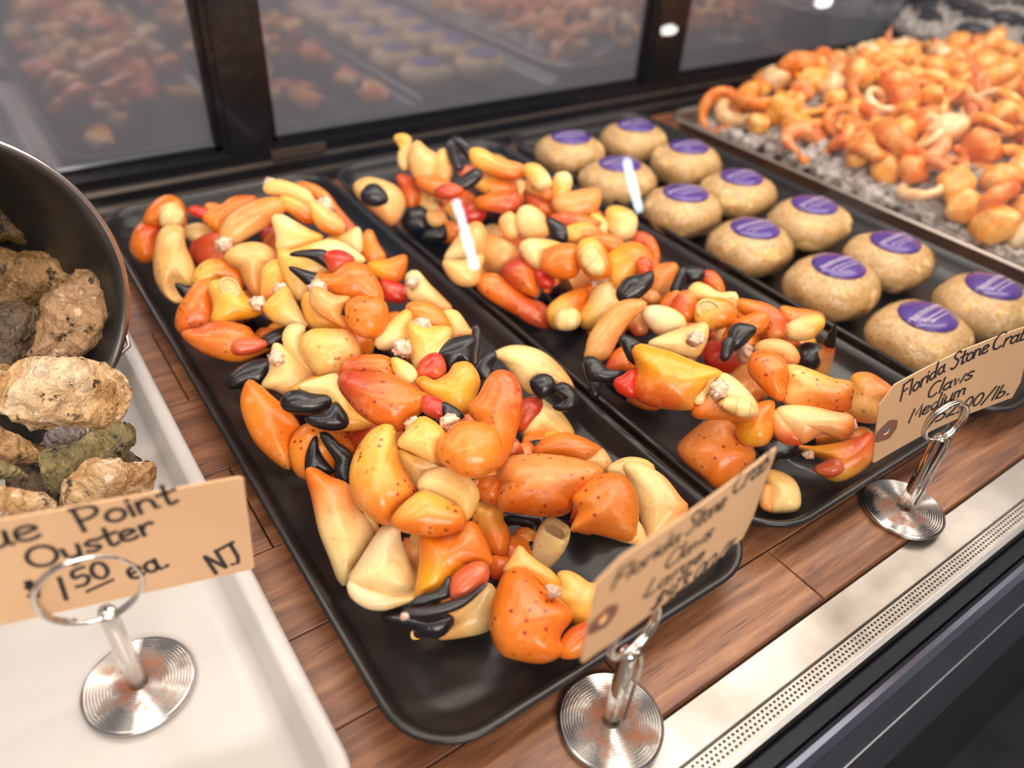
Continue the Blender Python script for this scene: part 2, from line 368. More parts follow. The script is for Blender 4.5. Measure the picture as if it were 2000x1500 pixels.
# opposite cooler and lamps whose light the front glass reflects
cool = thing('open_cooler', 'dark open wall cooler with upright LED sticks behind the customer', 'cooler', (4.0, -5.2, -2.6))
MB().box((2.2, -5.9, -2.6), (6.2, -5.75, 1.6)).box((2.2, -5.9, -2.6), (6.2, -4.9, -.9)).box((2.2, -5.9, 1.5), (6.2, -4.9, 1.6)).build('cooler_body', plain('blue_steel', lin(40, 92, 130), .4, .2), cool)
for (xa, za, xb, zb) in ((3.08, -.04, 3.16, -.62), (4.96, -.03, 5.08, -.52)):
    V, F = tube([(xa, -4.85, za), (xb, -4.85, zb)], .025, 12); mesh('led_stick', V, F, M['led'], cool)
for q in ((7.6, -6.85, 1.10), (8.75, -5.45, 1.15)):
    V, F = lathe([(.01, .05), (.07, .035), (.09, 0), (.07, -.03), (.01, -.04)], q, 24); o = mesh('wall_lamp', V, F, M['lamp']); tag(o, 'small round white store lamp across the aisle', 'lamp', 'store lamps')
# ================================================================ TRAYS
def rrect(x0, x1, y0, y1, r, z, n=8):
    P = []
    for (cx, cy, a0) in ((x1 - r, y1 - r, 0), (x0 + r, y1 - r, 90), (x0 + r, y0 + r, 180), (x1 - r, y0 + r, 270)):
        for k in range(n + 1):
            a = math.radians(a0 + 90 * k / n); P.append((cx + r * math.cos(a), cy + r * math.sin(a), z))
    return P
def tray(name, label, group, x0, x1, y0, y1, prof, r, mat):
    V = []; F = []; L = None
    for (ins, z) in prof:
        P = rrect(x0 + ins, x1 - ins, y0 + ins, y1 - ins, max(r - ins * .8, .02), z); L = len(P); V += P
    for i in range(len(prof) - 1):
        for j in range(L): F.append((i * L + j, i * L + (j + 1) % L, (i + 1) * L + (j + 1) % L, (i + 1) * L + j))
    F.append(tuple(range(L))); F.append(tuple((len(prof) - 1) * L + j for j in range(L)))
    o = mesh(name, V, F, mat); return tag(o, label, 'tray', group)
BT = [(.050, .0005), (.046, .004), (.012, .050), (.002, .056), (.0, .062), (.004, .066), (.010, .065), (.016, .059), (.022, .050), (.030, .026), (.036, .022), (.062, .012), (.075, .010)]
tray('serving_tray', 'long black rimmed tray heaped with the large stone crab claws', 'black food trays', .195, .838, .385, 2.15, BT, .105, M['melamine'])
tray('serving_tray', 'long black rimmed tray in the middle heaped with the medium stone crab claws', 'black food trays', .852, 1.475, .395, 2.15, BT, .105, M['melamine'])
tray('serving_tray', 'long black rimmed tray holding two rows of wrapped crab cakes', 'black food trays', 1.505, 2.135, .36, 2.15, BT, .09, M['melamine'])
WTP = [(.045, .0005), (.040, .004), (.010, .040), (.0, .044), (.0, .050), (.006, .054), (.022, .054), (.028, .050), (.042, .020), (.052, .013), (.070, .010)]
tray('serving_tray', 'white plastic tray under the oyster bucket and oyster price card', 'white tray', -.95, .137, .40, 2.05, WTP, .07, M['white_tray'])
PP = [(.05, .0005), (.045, .004), (.022, .066), (.018, .074), (.006, .076), (.0, .082), (.006, .088), (.016, .088), (.022, .082), (.028, .070), (.05, .016), (.07, .010)]
pan = tray('sheet_pan', 'dull metal sheet pan filled with ice and cooked seafood', 'pan', 2.16, 3.66, .35, 2.03, PP, .11, M['pan'])
# ================================================================ CRAB CAKES
def mk_cake():
    t = NT('crab_cake_mix'); c = t.coord(); n = t.noise(c, 230, 5, .7); n2 = t.noise(c, 520, 3, .6)
    b = t.ramp(n, [(.28, lin(204, 142, 66)), (.42, lin(240, 186, 112)), (.58, lin(250, 214, 154)), (.78, lin(255, 238, 206))])
    v = t.n('ShaderNodeTexVoronoi'); v.inputs['Scale'].default_value = 150; t.l(c, v.inputs['Vector'])
    b = t.mix(t.math('MULTIPLY', t.sm(v.outputs['Distance'], .12, .05), .5), b, lin(96, 92, 40))
    t.set(Base_Color=b, Roughness=.42); t.bump(t.math('ADD', n, n2), .8, .002); return t.m
M['cake'] = mk_cake()
M['sticker'] = plain('purple_sticker', lin(84, 54, 140), .28, 0, .05, coat=.4)
M['print'] = plain('white_print', lin(205, 190, 214), .5)
def cake_verts(c, R, Hh, k, rs, sq=2.5):
    V = []; nt, na = 26, 48
    off = rs * 13.7
    for i in range(nt + 1):
        ph = -math.pi / 2 + math.pi * i / nt
        for j in range(na):
            a = 2 * math.pi * j / na; cx, sx = math.cos(ph), math.sin(ph)
            rr = abs(cx) ** (2 / sq); zz = math.copysign(abs(sx) ** (2 / (sq - .35)), sx)
            q = (abs(math.cos(a)) ** 2.5 + abs(math.sin(a)) ** 2.5) ** (-1 / 2.5)
            p = np.array([math.cos(a) * rr * q * R * 1.02, math.sin(a) * rr * q * R * .94, zz * Hh])
            nz = mnoise.noise(Vector((p[0] * 22 + off, p[1] * 22, p[2] * 22))) * .05 + mnoise.noise(Vector((p[0] * 60 + off, p[1] * 60, p[2] * 60))) * .03
            flat = .35 if sx > .7 else 1
            p *= k * (1 + nz * flat); V.append(p + np.array(c))
    F = [(i * na + j, i * na + (j + 1) % na, (i + 1) * na + (j + 1) % na, (i + 1) * na + j) for i in range(nt) for j in range(na)]
    return V, F
cakes = [(1.70, .645), (1.975, .635), (1.705, .90), (1.985, .915), (1.695, 1.165), (1.975, 1.18), (1.69, 1.43), (1.95, 1.44), (1.665, 1.70), (1.975, 1.70), (1.67, 1.96), (1.955, 1.945)]
rown = ['front', 'second', 'third', 'fourth', 'fifth', 'rearmost']
for i, (x, y) in enumerate(cakes):
    side = 'left' if i % 2 == 0 else 'right'
    x *= .955; y *= .955
    t_ = thing('crab_cake', 'film-wrapped round crab cake with purple oval sticker, %s column, %s row of its tray' % (side, rown[i // 2]), 'crab cake', (x, y, .012), 'wrapped crab cakes')
    Hh = .062 + rnd.uniform(-.003, .004); c = (x, y, .0135 + Hh * 1.03)
    rot = rnd.uniform(-.4, .4); R_ = .110 + rnd.uniform(-.003, .004)
    V, F = cake_verts(c, R_, Hh, 1.0, i); mesh('patty', V, F, M['cake'], t_)
    V, F = cake_verts(c, R_, Hh, 1.035, i + .13, 2.4); mesh('film_wrap', V, F, M['film'], t_)
    # oval sticker hugging the top, tilted a little with the mound
    sa, sb = .068, .063; tx, ty = rnd.uniform(-.06, .06), rnd.uniform(-.05, .07); rz = rnd.uniform(-.10, .06)
    top = c[2] + Hh * 1.05 + .0025
    def st(u, v, lift=0):
        X_, Y_ = u * math.cos(rz) - v * math.sin(rz), u * math.sin(rz) + v * math.cos(rz)
        rho = min(.95, math.hypot(X_ / 1.02, Y_ / .94) / R_); return (c[0] + X_, c[1] + Y_, c[2] + Hh * 1.055 * (1 - rho ** 2.5) ** (1 / 2.15) + .0022 + lift)
    V = [st(0, 0)]; F = []
    for ri in (.35, .7, 1.0):
        V += [st(sa * ri * math.cos(2 * math.pi * k / 40), sb * ri * math.sin(2 * math.pi * k / 40)) for k in range(40)]
    V += [st(sa * math.cos(2 * math.pi * k / 40), sb * math.sin(2 * math.pi * k / 40), -.0012) for k in range(40)]
    F += [(0, 1 + k, 1 + (k + 1) % 40) for k in range(40)]
    for q in range(3): F += [(1 + q * 40 + k, 1 + (q + 1) * 40 + k, 1 + (q + 1) * 40 + (k + 1) % 40, 1 + q * 40 + (k + 1) % 40) for k in range(40)]
    so = mesh('sticker', V, F, M['sticker'], t_)
    pr = MB(); rr = random.Random(i)
    for (v0, h_, x0, x1, st_) in ((.000, .014, -.058, .058, .0060), (-.016, .0055, -.046, .048, .0035), (-.027, .005, -.036, .040, .0035)):
        u = x0
        while u < x1:
            w_ = st_ * rr.uniform(.6, .85); hh = h_ * rr.uniform(.8, 1)
            pr.add([st(u, v0, .0022), st(u + w_ * .6, v0, .0022), st(u + w_ * .6, v0 + hh, .0022), st(u, v0 + hh, .0022)], [(0, 1, 2, 3)])
            if rr.random() < .7: pr.add([st(u, v0 + hh * .7, .0008), st(u + w_, v0 + hh * .7, .0008), st(u + w_, v0 + hh, .0008), st(u, v0 + hh, .0008)], [(0, 1, 2, 3)])
            u += st_
    pr.build('sticker_print', M['print'], so)
# ================================================================ PRICE CARDS AND HOLDERS
def arc(cx, cy, rx, ry, a0, a1, n=10):
    return [(cx + rx * math.cos(math.radians(a0 + (a1 - a0) * k / n)), cy + ry * math.sin(math.radians(a0 + (a1 - a0) * k / n))) for k in range(n + 1)]
G = {  # single-stroke handwriting: (advance, strokes)
 'B': (.62, [[(.05, 0), (.05, 1)], [(.05, 1)] + arc(.1, .76, .32, .24, 90, -90) + arc(.1, .26, .40, .26, 90, -90) + [(.05, 0)]]),
 'l': (.22, [[(.1, 1), (.09, 0)]]),
 'u': (.52, [[(.05, .5)] + arc(.22, .16, .17, .16, 180, 360) + [(.40, .5)], [(.40, .5), (.41, .1), (.48, 0)]]),
 'e': (.50, [[(.04, .25), (.2, .27), (.40, .34)] + arc(.22, .33, .18, .17, 10, 200) + arc(.24, .17, .20, .17, 180, 330)]),
 'P': (.56, [[(.06, 1), (.06, 0)], [(.0, 1), (.2, 1)] + arc(.18, .72, .32, .27, 80, -95) + [(.06, .46)]]),
 'o': (.50, [arc(.24, .25, .20, .25, 90, 460, 18)]),
 'i': (.20, [[(.08, .5), (.09, 0)], [(.08, .68), (.09, .71)]]),
 'n': (.52, [[(.05, .5), (.05, 0)], [(.05, .28)] + arc(.22, .32, .16, .18, 160, 20) + [(.40, .02), (.47, .04)]]),
 't': (.42, [[(.18, .85), (.17, .12), (.24, .0), (.36, .06)], [(.0, .50), (.40, .56)]]),
 'O': (.82, [arc(.38, .48, .33, .46, 100, 470, 22)]),
 'y': (.52, [[(.03, .5)] + arc(.2, .18, .16, .16, 180, 350), [(.40, .52), (.36, .1), (.28, -.22), (.12, -.32), (.04, -.24)]]),
 's': (.42, [[(.34, .46), (.2, .52), (.06, .42), (.12, .3), (.3, .2), (.32, .08), (.16, 0), (.02, .07)]]),
 'r': (.38, [[(.06, .5), (.07, 0)], [(.07, .26), (.15, .44), (.28, .52), (.36, .46)]]),
 'F': (.54, [[(.08, 1), (.02, 0)], [(.05, 1), (.5, 1.02)], [(.06, .52), (.38, .55)]]),
 'd': (.52, [arc(.2, .23, .17, .23, 40, 340, 14), [(.40, 1), (.38, .3), (.42, 0)]]),
 'a': (.52, [arc(.2, .24, .17, .23, 50, 330, 14), [(.38, .5), (.37, .1), (.46, .0)]]),
 'S': (.56, [[(.48, .86), (.34, 1), (.12, .94), (.08, .74), (.26, .56), (.42, .38), (.38, .1), (.16, -.02), (.0, .1)]]),
 'C': (.62, [arc(.34, .5, .30, .5, 55, 310, 16)]),
 'b': (.50, [[(.06, 1), (.05, 0)], [(.05, .1)] + arc(.2, .22, .19, .22, -140, 150, 14)]),
 'w': (.62, [[(.03, .5), (.14, .0), (.27, .38), (.40, .0), (.55, .54)]]),
 'L': (.52, [[(.1, 1), (.06, .04), (.24, .0), (.46, .06)]]),
 'g': (.52, [arc(.2, .24, .17, .23, 50, 330, 14), [(.38, .5), (.37, -.1), (.26, -.34), (.08, -.28)]]),
 'M': (.72, [[(.02, 0), (.12, .9), (.32, .3), (.54, .92), (.64, 0)]]),
 'm': (.70, [[(.05, .5), (.05, 0)], [(.05, .3)] + arc(.16, .34, .12, .15, 150, 20) + [(.30, 0)], [(.30, .3)] + arc(.44, .34, .13, .15, 150, 20) + [(.58, 0), (.64, .02)]]),
 '$': (.52, [[(.42, .78), (.24, .84), (.08, .7), (.22, .52), (.40, .36), (.3, .14), (.02, .16)], [(.20, 1), (.18, 0)], [(.30, 1), (.28, 0)]]),
 '1': (.30, [[(.12, 1), (.16, 0)]]), '5': (.50, [[(.42, .98), (.12, .94), (.08, .56), (.28, .58), (.40, .34), (.26, .04), (.02, .08)]]),
 '0': (.50, [arc(.23, .5, .19, .46, 100, 460, 18)]),
 '.': (.22, [[(.08, .02), (.12, .05)]]), ' ': (.34, []), 'N': (.62, [[(.04, 0), (.06, .95)], [(.06, .95), (.46, .08)], [(.46, .08), (.50, 1)]]),
 'J': (.56, [[(.0, .98), (.56, 1.04)], [(.44, 1), (.42, .3), (.30, .02), (.10, .08)]]),
 '3': (.50, [[(.06, .86), (.24, .98), (.40, .82), (.18, .56), (.42, .36), (.30, .04), (.02, .06)]]),
 '2': (.52, [[(.06, .8), (.22, .98), (.40, .8), (.28, .4), (.04, .04), (.2, .08), (.46, .02)]]),
 '4': (.52, [[(.12, .95), (.04, .45), (.44, .50)], [(.36, .95), (.32, 0)]]),
 '/': (.44, [[(.36, 1.1), (.06, -.1)]]),
}
def smooth_line(P, n=5):
    if len(P) < 3 or len(P) > 9: return P
    out = []
    for i in range(len(P) - 1):
        p0 = P[max(i - 1, 0)]; p1 = P[i]; p2 = P[i + 1]; p3 = P[min(i + 2, len(P) - 1)]
        for k in range(n):
            t = k / n; out.append(tuple(.5 * ((2 * p1[d]) + (-p0[d] + p2[d]) * t + (2 * p0[d] - 5 * p1[d] + 4 * p2[d] - p3[d]) * t * t + (-p0[d] + 3 * p1[d] - 3 * p2[d] + p3[d]) * t ** 3) for d in (0, 1)))
    return out + [P[-1]]
SHARP = set('wMNJ/L$1')
class Card:
    def __init__(s, o, yaw, pitch, roll, w, h, bend=0.0):
        s.o = np.array(o, float); s.w = w; s.h = h; s.bend = bend
        U = np.array([math.cos(yaw), math.sin(yaw), 0]); N = np.array([math.sin(yaw), -math.cos(yaw), 0]); Vv = np.array([0, 0, 1.])
        V2 = Vv * math.cos(pitch) - N * math.sin(pitch)
        s.U = U * math.cos(roll) + V2 * math.sin(roll); s.V = V2 * math.cos(roll) - U * math.sin(roll); s.N = np.cross(s.U, s.V)
    def pt(s, u, v, lift=0):
        b = s.bend * math.sin(math.pi * min(max(u / s.w, 0), 1)); return s.o + s.U * u + s.V * v + s.N * (lift + b)
    def uv(s, px, py):
        d = ray(px, py); t_ = ((s.o - CAM) @ s.N) / (d @ s.N); p = CAM + d * t_ - s.o; return float(p @ s.U), float(p @ s.V)
    def write(s, mb, text, a, b, hgt, pen, slant=0.0):
        """text from pixel a to pixel b along the baseline, hgt = cap height in px at a"""
        u0 = np.array(s.uv(*a)); u1 = np.array(s.uv(*b)); uh = np.array(s.uv(a[0], a[1] - hgt)); H_ = np.linalg.norm(uh - u0)
        adv = sum(G[ch][0] for ch in text); d = (u1 - u0); L = np.linalg.norm(d); d /= L; e = np.array([-d[1], d[0]]); k = L / adv; x = 0
        rr = random.Random(text)
        for ch in text:
            aw, strokes = G[ch]
            for st_ in strokes:
                P = st_ if ch in SHARP else smooth_line(st_)
                pts = [u0 + d * ((x + px_ + py_ * slant) * k) + e * (py_ * H_) for (px_, py_) in P]
                n = len(pts); V = []
                for i in range(n):
                    q = pts[min(i + 1, n - 1)] - pts[max(i - 1, 0)]; q = q / (np.linalg.norm(q) + 1e-9); nn = np.array([-q[1], q[0]]) * pen * .5
                    p_ = pts[i] + (q * pen * .4 if i == n - 1 else (-q * pen * .4 if i == 0 else 0))
                    V += [s.pt(*(p_ + nn), .0009), s.pt(*(p_ - nn), .0009)]
                mb.add(V, [(2 * i, 2 * i + 1, 2 * i + 3, 2 * i + 2) for i in range(n - 1)])
            x += aw
    def build(s, label, clips, hole=None):
        t_ = thing('price_card', label, 'price card', s.pt(s.w / 2, 0), 'handwritten manila price cards')
        hx, hy, hr = hole if hole else (s.w * .5, s.h * .5, .0)
        poly = []
        cor = [(0, 0), (s.w, 0), (s.w, s.h), (0, s.h)]
        for i, (cu, cv) in enumerate(cor):
            c = clips[i]; sx = 1 if cu == 0 else -1; sy = 1 if cv == 0 else -1
            A, B = ((cu, cv + sy * c[1]), (cu + sx * c[0], cv)) if i in (0, 2) else ((cu + sx * c[0], cv), (cu, cv + sy * c[1]))
            poly += [A, B]
        out = []
        for i in range(len(poly)):
            a = np.array(poly[i]); b = np.array(poly[(i + 1) % len(poly)]); m = max(1, int(np.linalg.norm(b - a) / .012))
            out += [tuple(a + (b - a) * k / m) for k in range(m)]
        rings = []; nr = 10
        for q in range(nr + 1):
            f = q / nr; ring = []
            for p in out:
                a = math.atan2(p[1] - hy, p[0] - hx); hp = (hx + hr * math.cos(a), hy + hr * math.sin(a)); ring.append((hp[0] + (p[0] - hp[0]) * f, hp[1] + (p[1] - hp[1]) * f))
            rings.append(ring)
        L = len(out); V = []; F = []
        for lift in (0, -.0022):
            for ring in rings: V += [s.pt(u, v, lift) for u, v in ring]
        n1 = (nr + 1) * L
        for q in range(nr):
            for j in range(L):
                k = (j + 1) % L; F.append((q * L + j, q * L + k, (q + 1) * L + k, (q + 1) * L + j)); F.append((n1 + q * L + j, n1 + (q + 1) * L + j, n1 + (q + 1) * L + k, n1 + q * L + k))
        for j in range(L):
            k = (j + 1) % L; F.append((nr * L + j, nr * L + k, n1 + nr * L + k, n1 + nr * L + j)); F.append((j, n1 + j, n1 + k, k))
        mesh('card_stock', V, F, M['card'], t_, smooth=False); s.t = t_
        if hr:
            V = []; m = 28
            pp = [(0, hy + hr * 1.0), (0, hy - hr * 1.6), (hx + hr * .9, hy - hr * 2.6), (hx + hr * 2.6, hy - hr * .8), (hx + hr * 2.6, hy + hr * 1.2), (hx + hr * .4, hy + hr * 2.4)]
            def edge(a):
                d = np.array([math.cos(a), math.sin(a)]); best = 9
                for i in range(len(pp)):
                    A = np.array(pp[i]) - (hx, hy); B = np.array(pp[(i + 1) % len(pp)]) - (hx, hy); E_ = B - A; den = d[0] * E_[1] - d[1] * E_[0]
                    if abs(den) < 1e-9: continue
                    t1 = (A[0] * E_[1] - A[1] * E_[0]) / den; u1 = (A[0] * d[1] - A[1] * d[0]) / den
                    if t1 > 0 and -1e-6 <= u1 <= 1 + 1e-6: best = min(best, t1)
                return best
            for k in range(m):
                a = 2 * math.pi * k / m; e = edge(a) if edge(a) < 9 else hr * 1.5
                V += [s.pt(hx + hr * math.cos(a), hy + hr * math.sin(a), .0009), s.pt(hx + e * math.cos(a), hy + e * math.sin(a), .0009)]
            mesh('hole_patch', V, [(2 * k, 2 * k + 1, (2 * k + 3) % (2 * m), (2 * k + 2) % (2 * m)) for k in range(m)], M['patch'], t_, smooth=False)
        return t_
def holder(label, x, y, z0, ztop, ring_c, ring_r, yaw, kind):
    t_ = thing('sign_holder', label, 'sign holder', (x, y, z0), 'round-based sign holders')
    R0 = .073; pr = [(.004, 0), (R0 - .003, 0), (R0, .002), (R0, .0075), (R0 - .002, .0095)]
    r = R0 - .0035
    k = 0
    while r > .006:
        pr.append((r, .0102 if k % 2 == 0 else .0084)); r -= .0020; k += 1
    pr.append((.004, .0098))
    V, F = lathe(pr, (x, y, z0), 110); mesh('base_disc', V, F, M['grooved'], t_, smooth=False)
    zt_ = ztop
    V, F = tube([(x, y, z0 + .009), (x, y, z0 + .03), (x, y, zt_ - .006), (x, y, zt_)], [.0115, .0115, .0115, .009], 20)
    mesh('post', V, F, M['post'] if kind == 'sleeve' else M['chrome'], t_)
    U = np.array([math.cos(yaw), math.sin(yaw), 0]); N = np.array([math.sin(yaw), -math.cos(yaw), 0]); P = []
    c = np.array(ring_c, float)
    for k in range(100):          # coil of almost two turns that pinches the card
        a = -math.pi / 2 + 2 * math.pi * 1.92 * k / 99; off = .0045 - .009 * k / 99
        P.append(c + ring_r * (math.cos(a) * U + math.sin(a) * np.array([0, 0, 1.])) + N * off)
    P = [np.array([x, y, zt_ - .012]), np.array([x, y, zt_])] + [P[0] * .5 + np.array([x, y, zt_]) * .5] + P
    V, F = tube(P, .0030 if kind == 'sleeve' else .0034, 10); mesh('wire_ring', V, F, M['chrome'], t_)
    if kind == 'wire':
        P = [(x + .012, y - .012, z0 + .02), (x + .0135, y - .013, zt_ - .03), (x + .012, y - .010, zt_ - .004), (x + .004, y - .004, zt_ + .004)]
        V, F = tube(P, .0028, 8); mesh('spring_wire', V, F, M['chrome'], t_)
    return t_
K1 = Card((.12, .68, .193), -.216, -.05, -.068, .42, .172); K1.o = K1.o - K1.U * .42
K2 = Card((.352, .307, .275), .099, .016, -.016, .300, .150, .004)
K3 = Card((1.043, .376, .165), -.244, .112, .233, .302, .150, -.010)
K1.build('handwritten oyster price card on the white tray', [(.004, .004)] * 4)
K2.build('handwritten price card for the large claws, lettering blurred, held in the nearest wire ring', [(.004, .004), (.010, .030), (.004, .004), (.03, .016)], (.022, .062, .0075))
K3.build('handwritten price card for the medium claws, curved tag at the right edge', [(.004, .004), (.010, .030), (.01, .01), (.03, .026)], (.024, .060, .0085))
def ink(card, lines, pen):
    mb = MB()
    for L in lines: card.write(mb, *L[:4], pen, *(L[4:]))
    mb.build('lettering', M['ink'], card.t)
ink(K1, [('Blue', (-130, 1100), (88, 1046), 56, .1), ('Point', (160, 1038), (352, 978), 46, .05), ('Oyster', (62, 1113), (306, 1038), 42, .05),
         ('$', (58, 1168), (88, 1160), 32), ('1', (118, 1172), (140, 1168), 44), ('50', (150, 1148), (222, 1122), 34, .1), ('ea.', (256, 1132), (334, 1103), 44, .1), ('NJ', (420, 1120), (478, 1094), 40, .1)], .0052)
mb = MB(); a, b = K1.uv(168, 1158), K1.uv(224, 1133); mb.add([K1.pt(a[0], a[1], .0009), K1.pt(b[0], b[1], .0009), K1.pt(b[0], b[1] + .005, .0009), K1.pt(a[0], a[1] + .005, .0009)], [(0, 1, 2, 3)]); mb.build('price_underline', M['ink'], K1.t)
ink(K2, [('Florida', (1192, 1150), (1322, 1050), 26, .15), ('Stone', (1332, 1042), (1410, 984), 30, .15), ('Crab', (1420, 968), (1498, 912), 36, .15), ('Claws', (1288, 1112), (1384, 1044), 25, .15),
         ('Large', (1248, 1168), (1368, 1086), 25, .15), ('$43.00/lb.', (1262, 1192), (1442, 1064), 22, .15)], .0036)
ink(K3, [('Florida', (1762, 786), (1856, 730), 27, .2), ('Stone', (1866, 728), (1938, 690), 27, .2), ('Crab', (1941, 690), (2008, 660), 27, .2), ('Claws', (1816, 786), (1908, 742), 24, .2),
         ('Medium', (1780, 830), (1894, 774), 24, .2), ('$32.00/lb.', (1814, 840), (1974, 770), 21, .2)], .0036)
holder('chrome holder with clear post and grooved rusty base standing on the white tray', -.052, .722, .0125, .186, (-.058, .714, .238), .056, -.10, 'sleeve')
holder('chrome wire holder on grooved base, nearest the front, clamping the large claw card', .462, .331, .0008, .176, (.459, .329, .222), .040, .099, 'wire')
holder('chrome wire holder with rusty grooved base under the medium claw card', 1.184, .345, .0008, .184, (1.183, .350, .214), .040, -.244, 'wire')
# ================================================================ OYSTER BUCKET
n_ax = np.array([math.cos(-1.253) * math.cos(.221), math.sin(-1.253) * math.cos(.221), math.sin(.221)]); bc = np.array([-.117, 1.337, .302])
bk = thing('oyster_bucket', 'round steel bucket tipped on its side with oysters spilling from the mouth', 'bucket', (-.2, 1.45, .013))
D_ = .44
prof = [(.004, -D_), (.196, -D_), (.203, -D_ + .01), (.230, -D_ * .5), (.262, -.02), (.266, -.008), (.274, -.006), (.279, .0), (.276, .006), (.270, .004), (.264, -.004), (.258, -.02), (.226, -D_ * .5), (.198, -D_ + .016), (.19, -D_ + .010), (.004, -D_ + .010)]
V, F = lathe(prof, bc, 96, n_ax); M['bucket'] = plain('scuffed_bucket_steel', lin(92, 90, 88), .34, .85, .3, 22, bump=.1)
mesh('bucket_body', V, F, M['bucket'], bk)
V, F = lathe([(.272, -.004), (.279, -.003), (.282, .002), (.279, .007), (.272, .006)], bc, 96, n_ax, close=False); mesh('rim', V, F, M['steel'], bk)
bu = np.cross(n_ax, [0, 0, 1.]); bu /= np.linalg.norm(bu); bv = np.cross(bu, n_ax)
if bu[0] < 0: bu = -bu
ear = bc + bu * .262 * math.cos(-.62) + bv * .262 * math.sin(-.62) - n_ax * .045
ear2 = bc - bu * .262 * math.cos(-.62) + bv * .262 * math.sin(-.62) - n_ax * .045
eo = (ear - bc); eo -= n_ax * (eo @ n_ax); eo /= np.linalg.norm(eo)
V, F = lathe([(.004, -.004), (.026, -.004), (.030, 0), (.026, .008), (.010, .012), (.004, .012)], ear + eo * .004, 24, eo); mesh('handle_ear', V, F, M['bucket'], bk)
e2 = (ear2 - bc); e2 -= n_ax * (e2 @ n_ax); e2 /= np.linalg.norm(e2)
V, F = lathe([(.004, -.004), (.026, -.004), (.030, 0), (.026, .008), (.010, .012), (.004, .012)], ear2 + e2 * .004, 24, e2); mesh('handle_ear', V, F, M['bucket'], bk)
P = []; pe = ear + eo * .018; pe2 = ear2 + e2 * .018
mid = (pe + pe2) / 2; hd = np.array([-.16, -.62, 0]) * .30; hd[2] = .03 - mid[2] + .0
loop = [pe + np.array([-.012, .02, .01]), pe + np.array([.01, .015, .028]), pe + np.array([.022, -.01, .018]), pe + np.array([.018, -.04, -.008])]
for k in range(25):
    a = math.pi * k / 24; P.append(mid + (pe - mid) * math.cos(a) + hd * math.sin(a))
P = loop + P[2:]
V, F = tube(P, .0042, 10); mesh('wire_handle', V, F, M['steel'], bk)
# ================================================================ OYSTERS
def mk_oyster(name, cols, spec=.5):
    t = NT(name); c = t.coord(); n = t.noise(c, 22, 6, .62, .6); n2 = t.noise(c, 95, 5, .7); n3 = t.noise(c, 300, 3, .6)
    b = t.ramp(n, [(.25, lin(*cols[0])), (.42, lin(*cols[1])), (.58, lin(*cols[2])), (.75, lin(*cols[3]))])
    b = t.mix(t.sm(n2, .57, .64), b, lin(*[int(v * .38) for v in cols[0]]))
    b = t.mix(t.math('MULTIPLY', t.sm(n2, .42, .34), .65), b, lin(*[min(255, int(v * 1.08)) for v in cols[3]]))
    uv = t.n('ShaderNodeUVMap'); sp = t.n('ShaderNodeSeparateXYZ'); t.l(uv.outputs[0], sp.inputs[0])
    wv = t.math('SINE', t.math('MULTIPLY_ADD', sp.outputs[0], 46.0, t.math('MULTIPLY', n, 46.0)))
    b = t.mix(t.math('MULTIPLY', t.sm(wv, .2, 1), .30), b, lin(*[int(v * .5) for v in cols[0]]))
    t.set(Base_Color=b, Roughness=spec); t.bump(t.math('ADD', t.math('MULTIPLY', wv, .25), t.math('ADD', n2, n3)), .8, .0022); return t.m
OM = dict(brown=mk_oyster('oyster_brown', [(104, 74, 44), (140, 104, 64), (172, 130, 84), (206, 168, 120)]),
          gold=mk_oyster('oyster_ochre', [(112, 78, 32), (158, 112, 50), (190, 144, 78), (214, 180, 120)], .35),
          grey=mk_oyster('oyster_grey', [(70, 58, 50), (104, 86, 70), (128, 104, 80), (168, 136, 100)]),
          pale=mk_oyster('oyster_pale', [(150, 108, 62), (200, 156, 104), (226, 196, 156), (238, 220, 200)]),
          green=mk_oyster('oyster_olive', [(74, 62, 36), (112, 98, 60), (146, 130, 84), (196, 174, 122)]),
          tan=mk_oyster('oyster_tan', [(118, 84, 56), (156, 116, 80), (190, 150, 110), (226, 200, 170)]),
          dark=mk_oyster('oyster_dark', [(42, 32, 20), (66, 50, 28), (98, 74, 38), (140, 108, 60)], .35),
          mussel=mk_oyster('mussel_grey', [(62, 54, 54), (96, 84, 80), (124, 110, 104), (170, 156, 144)], .35))
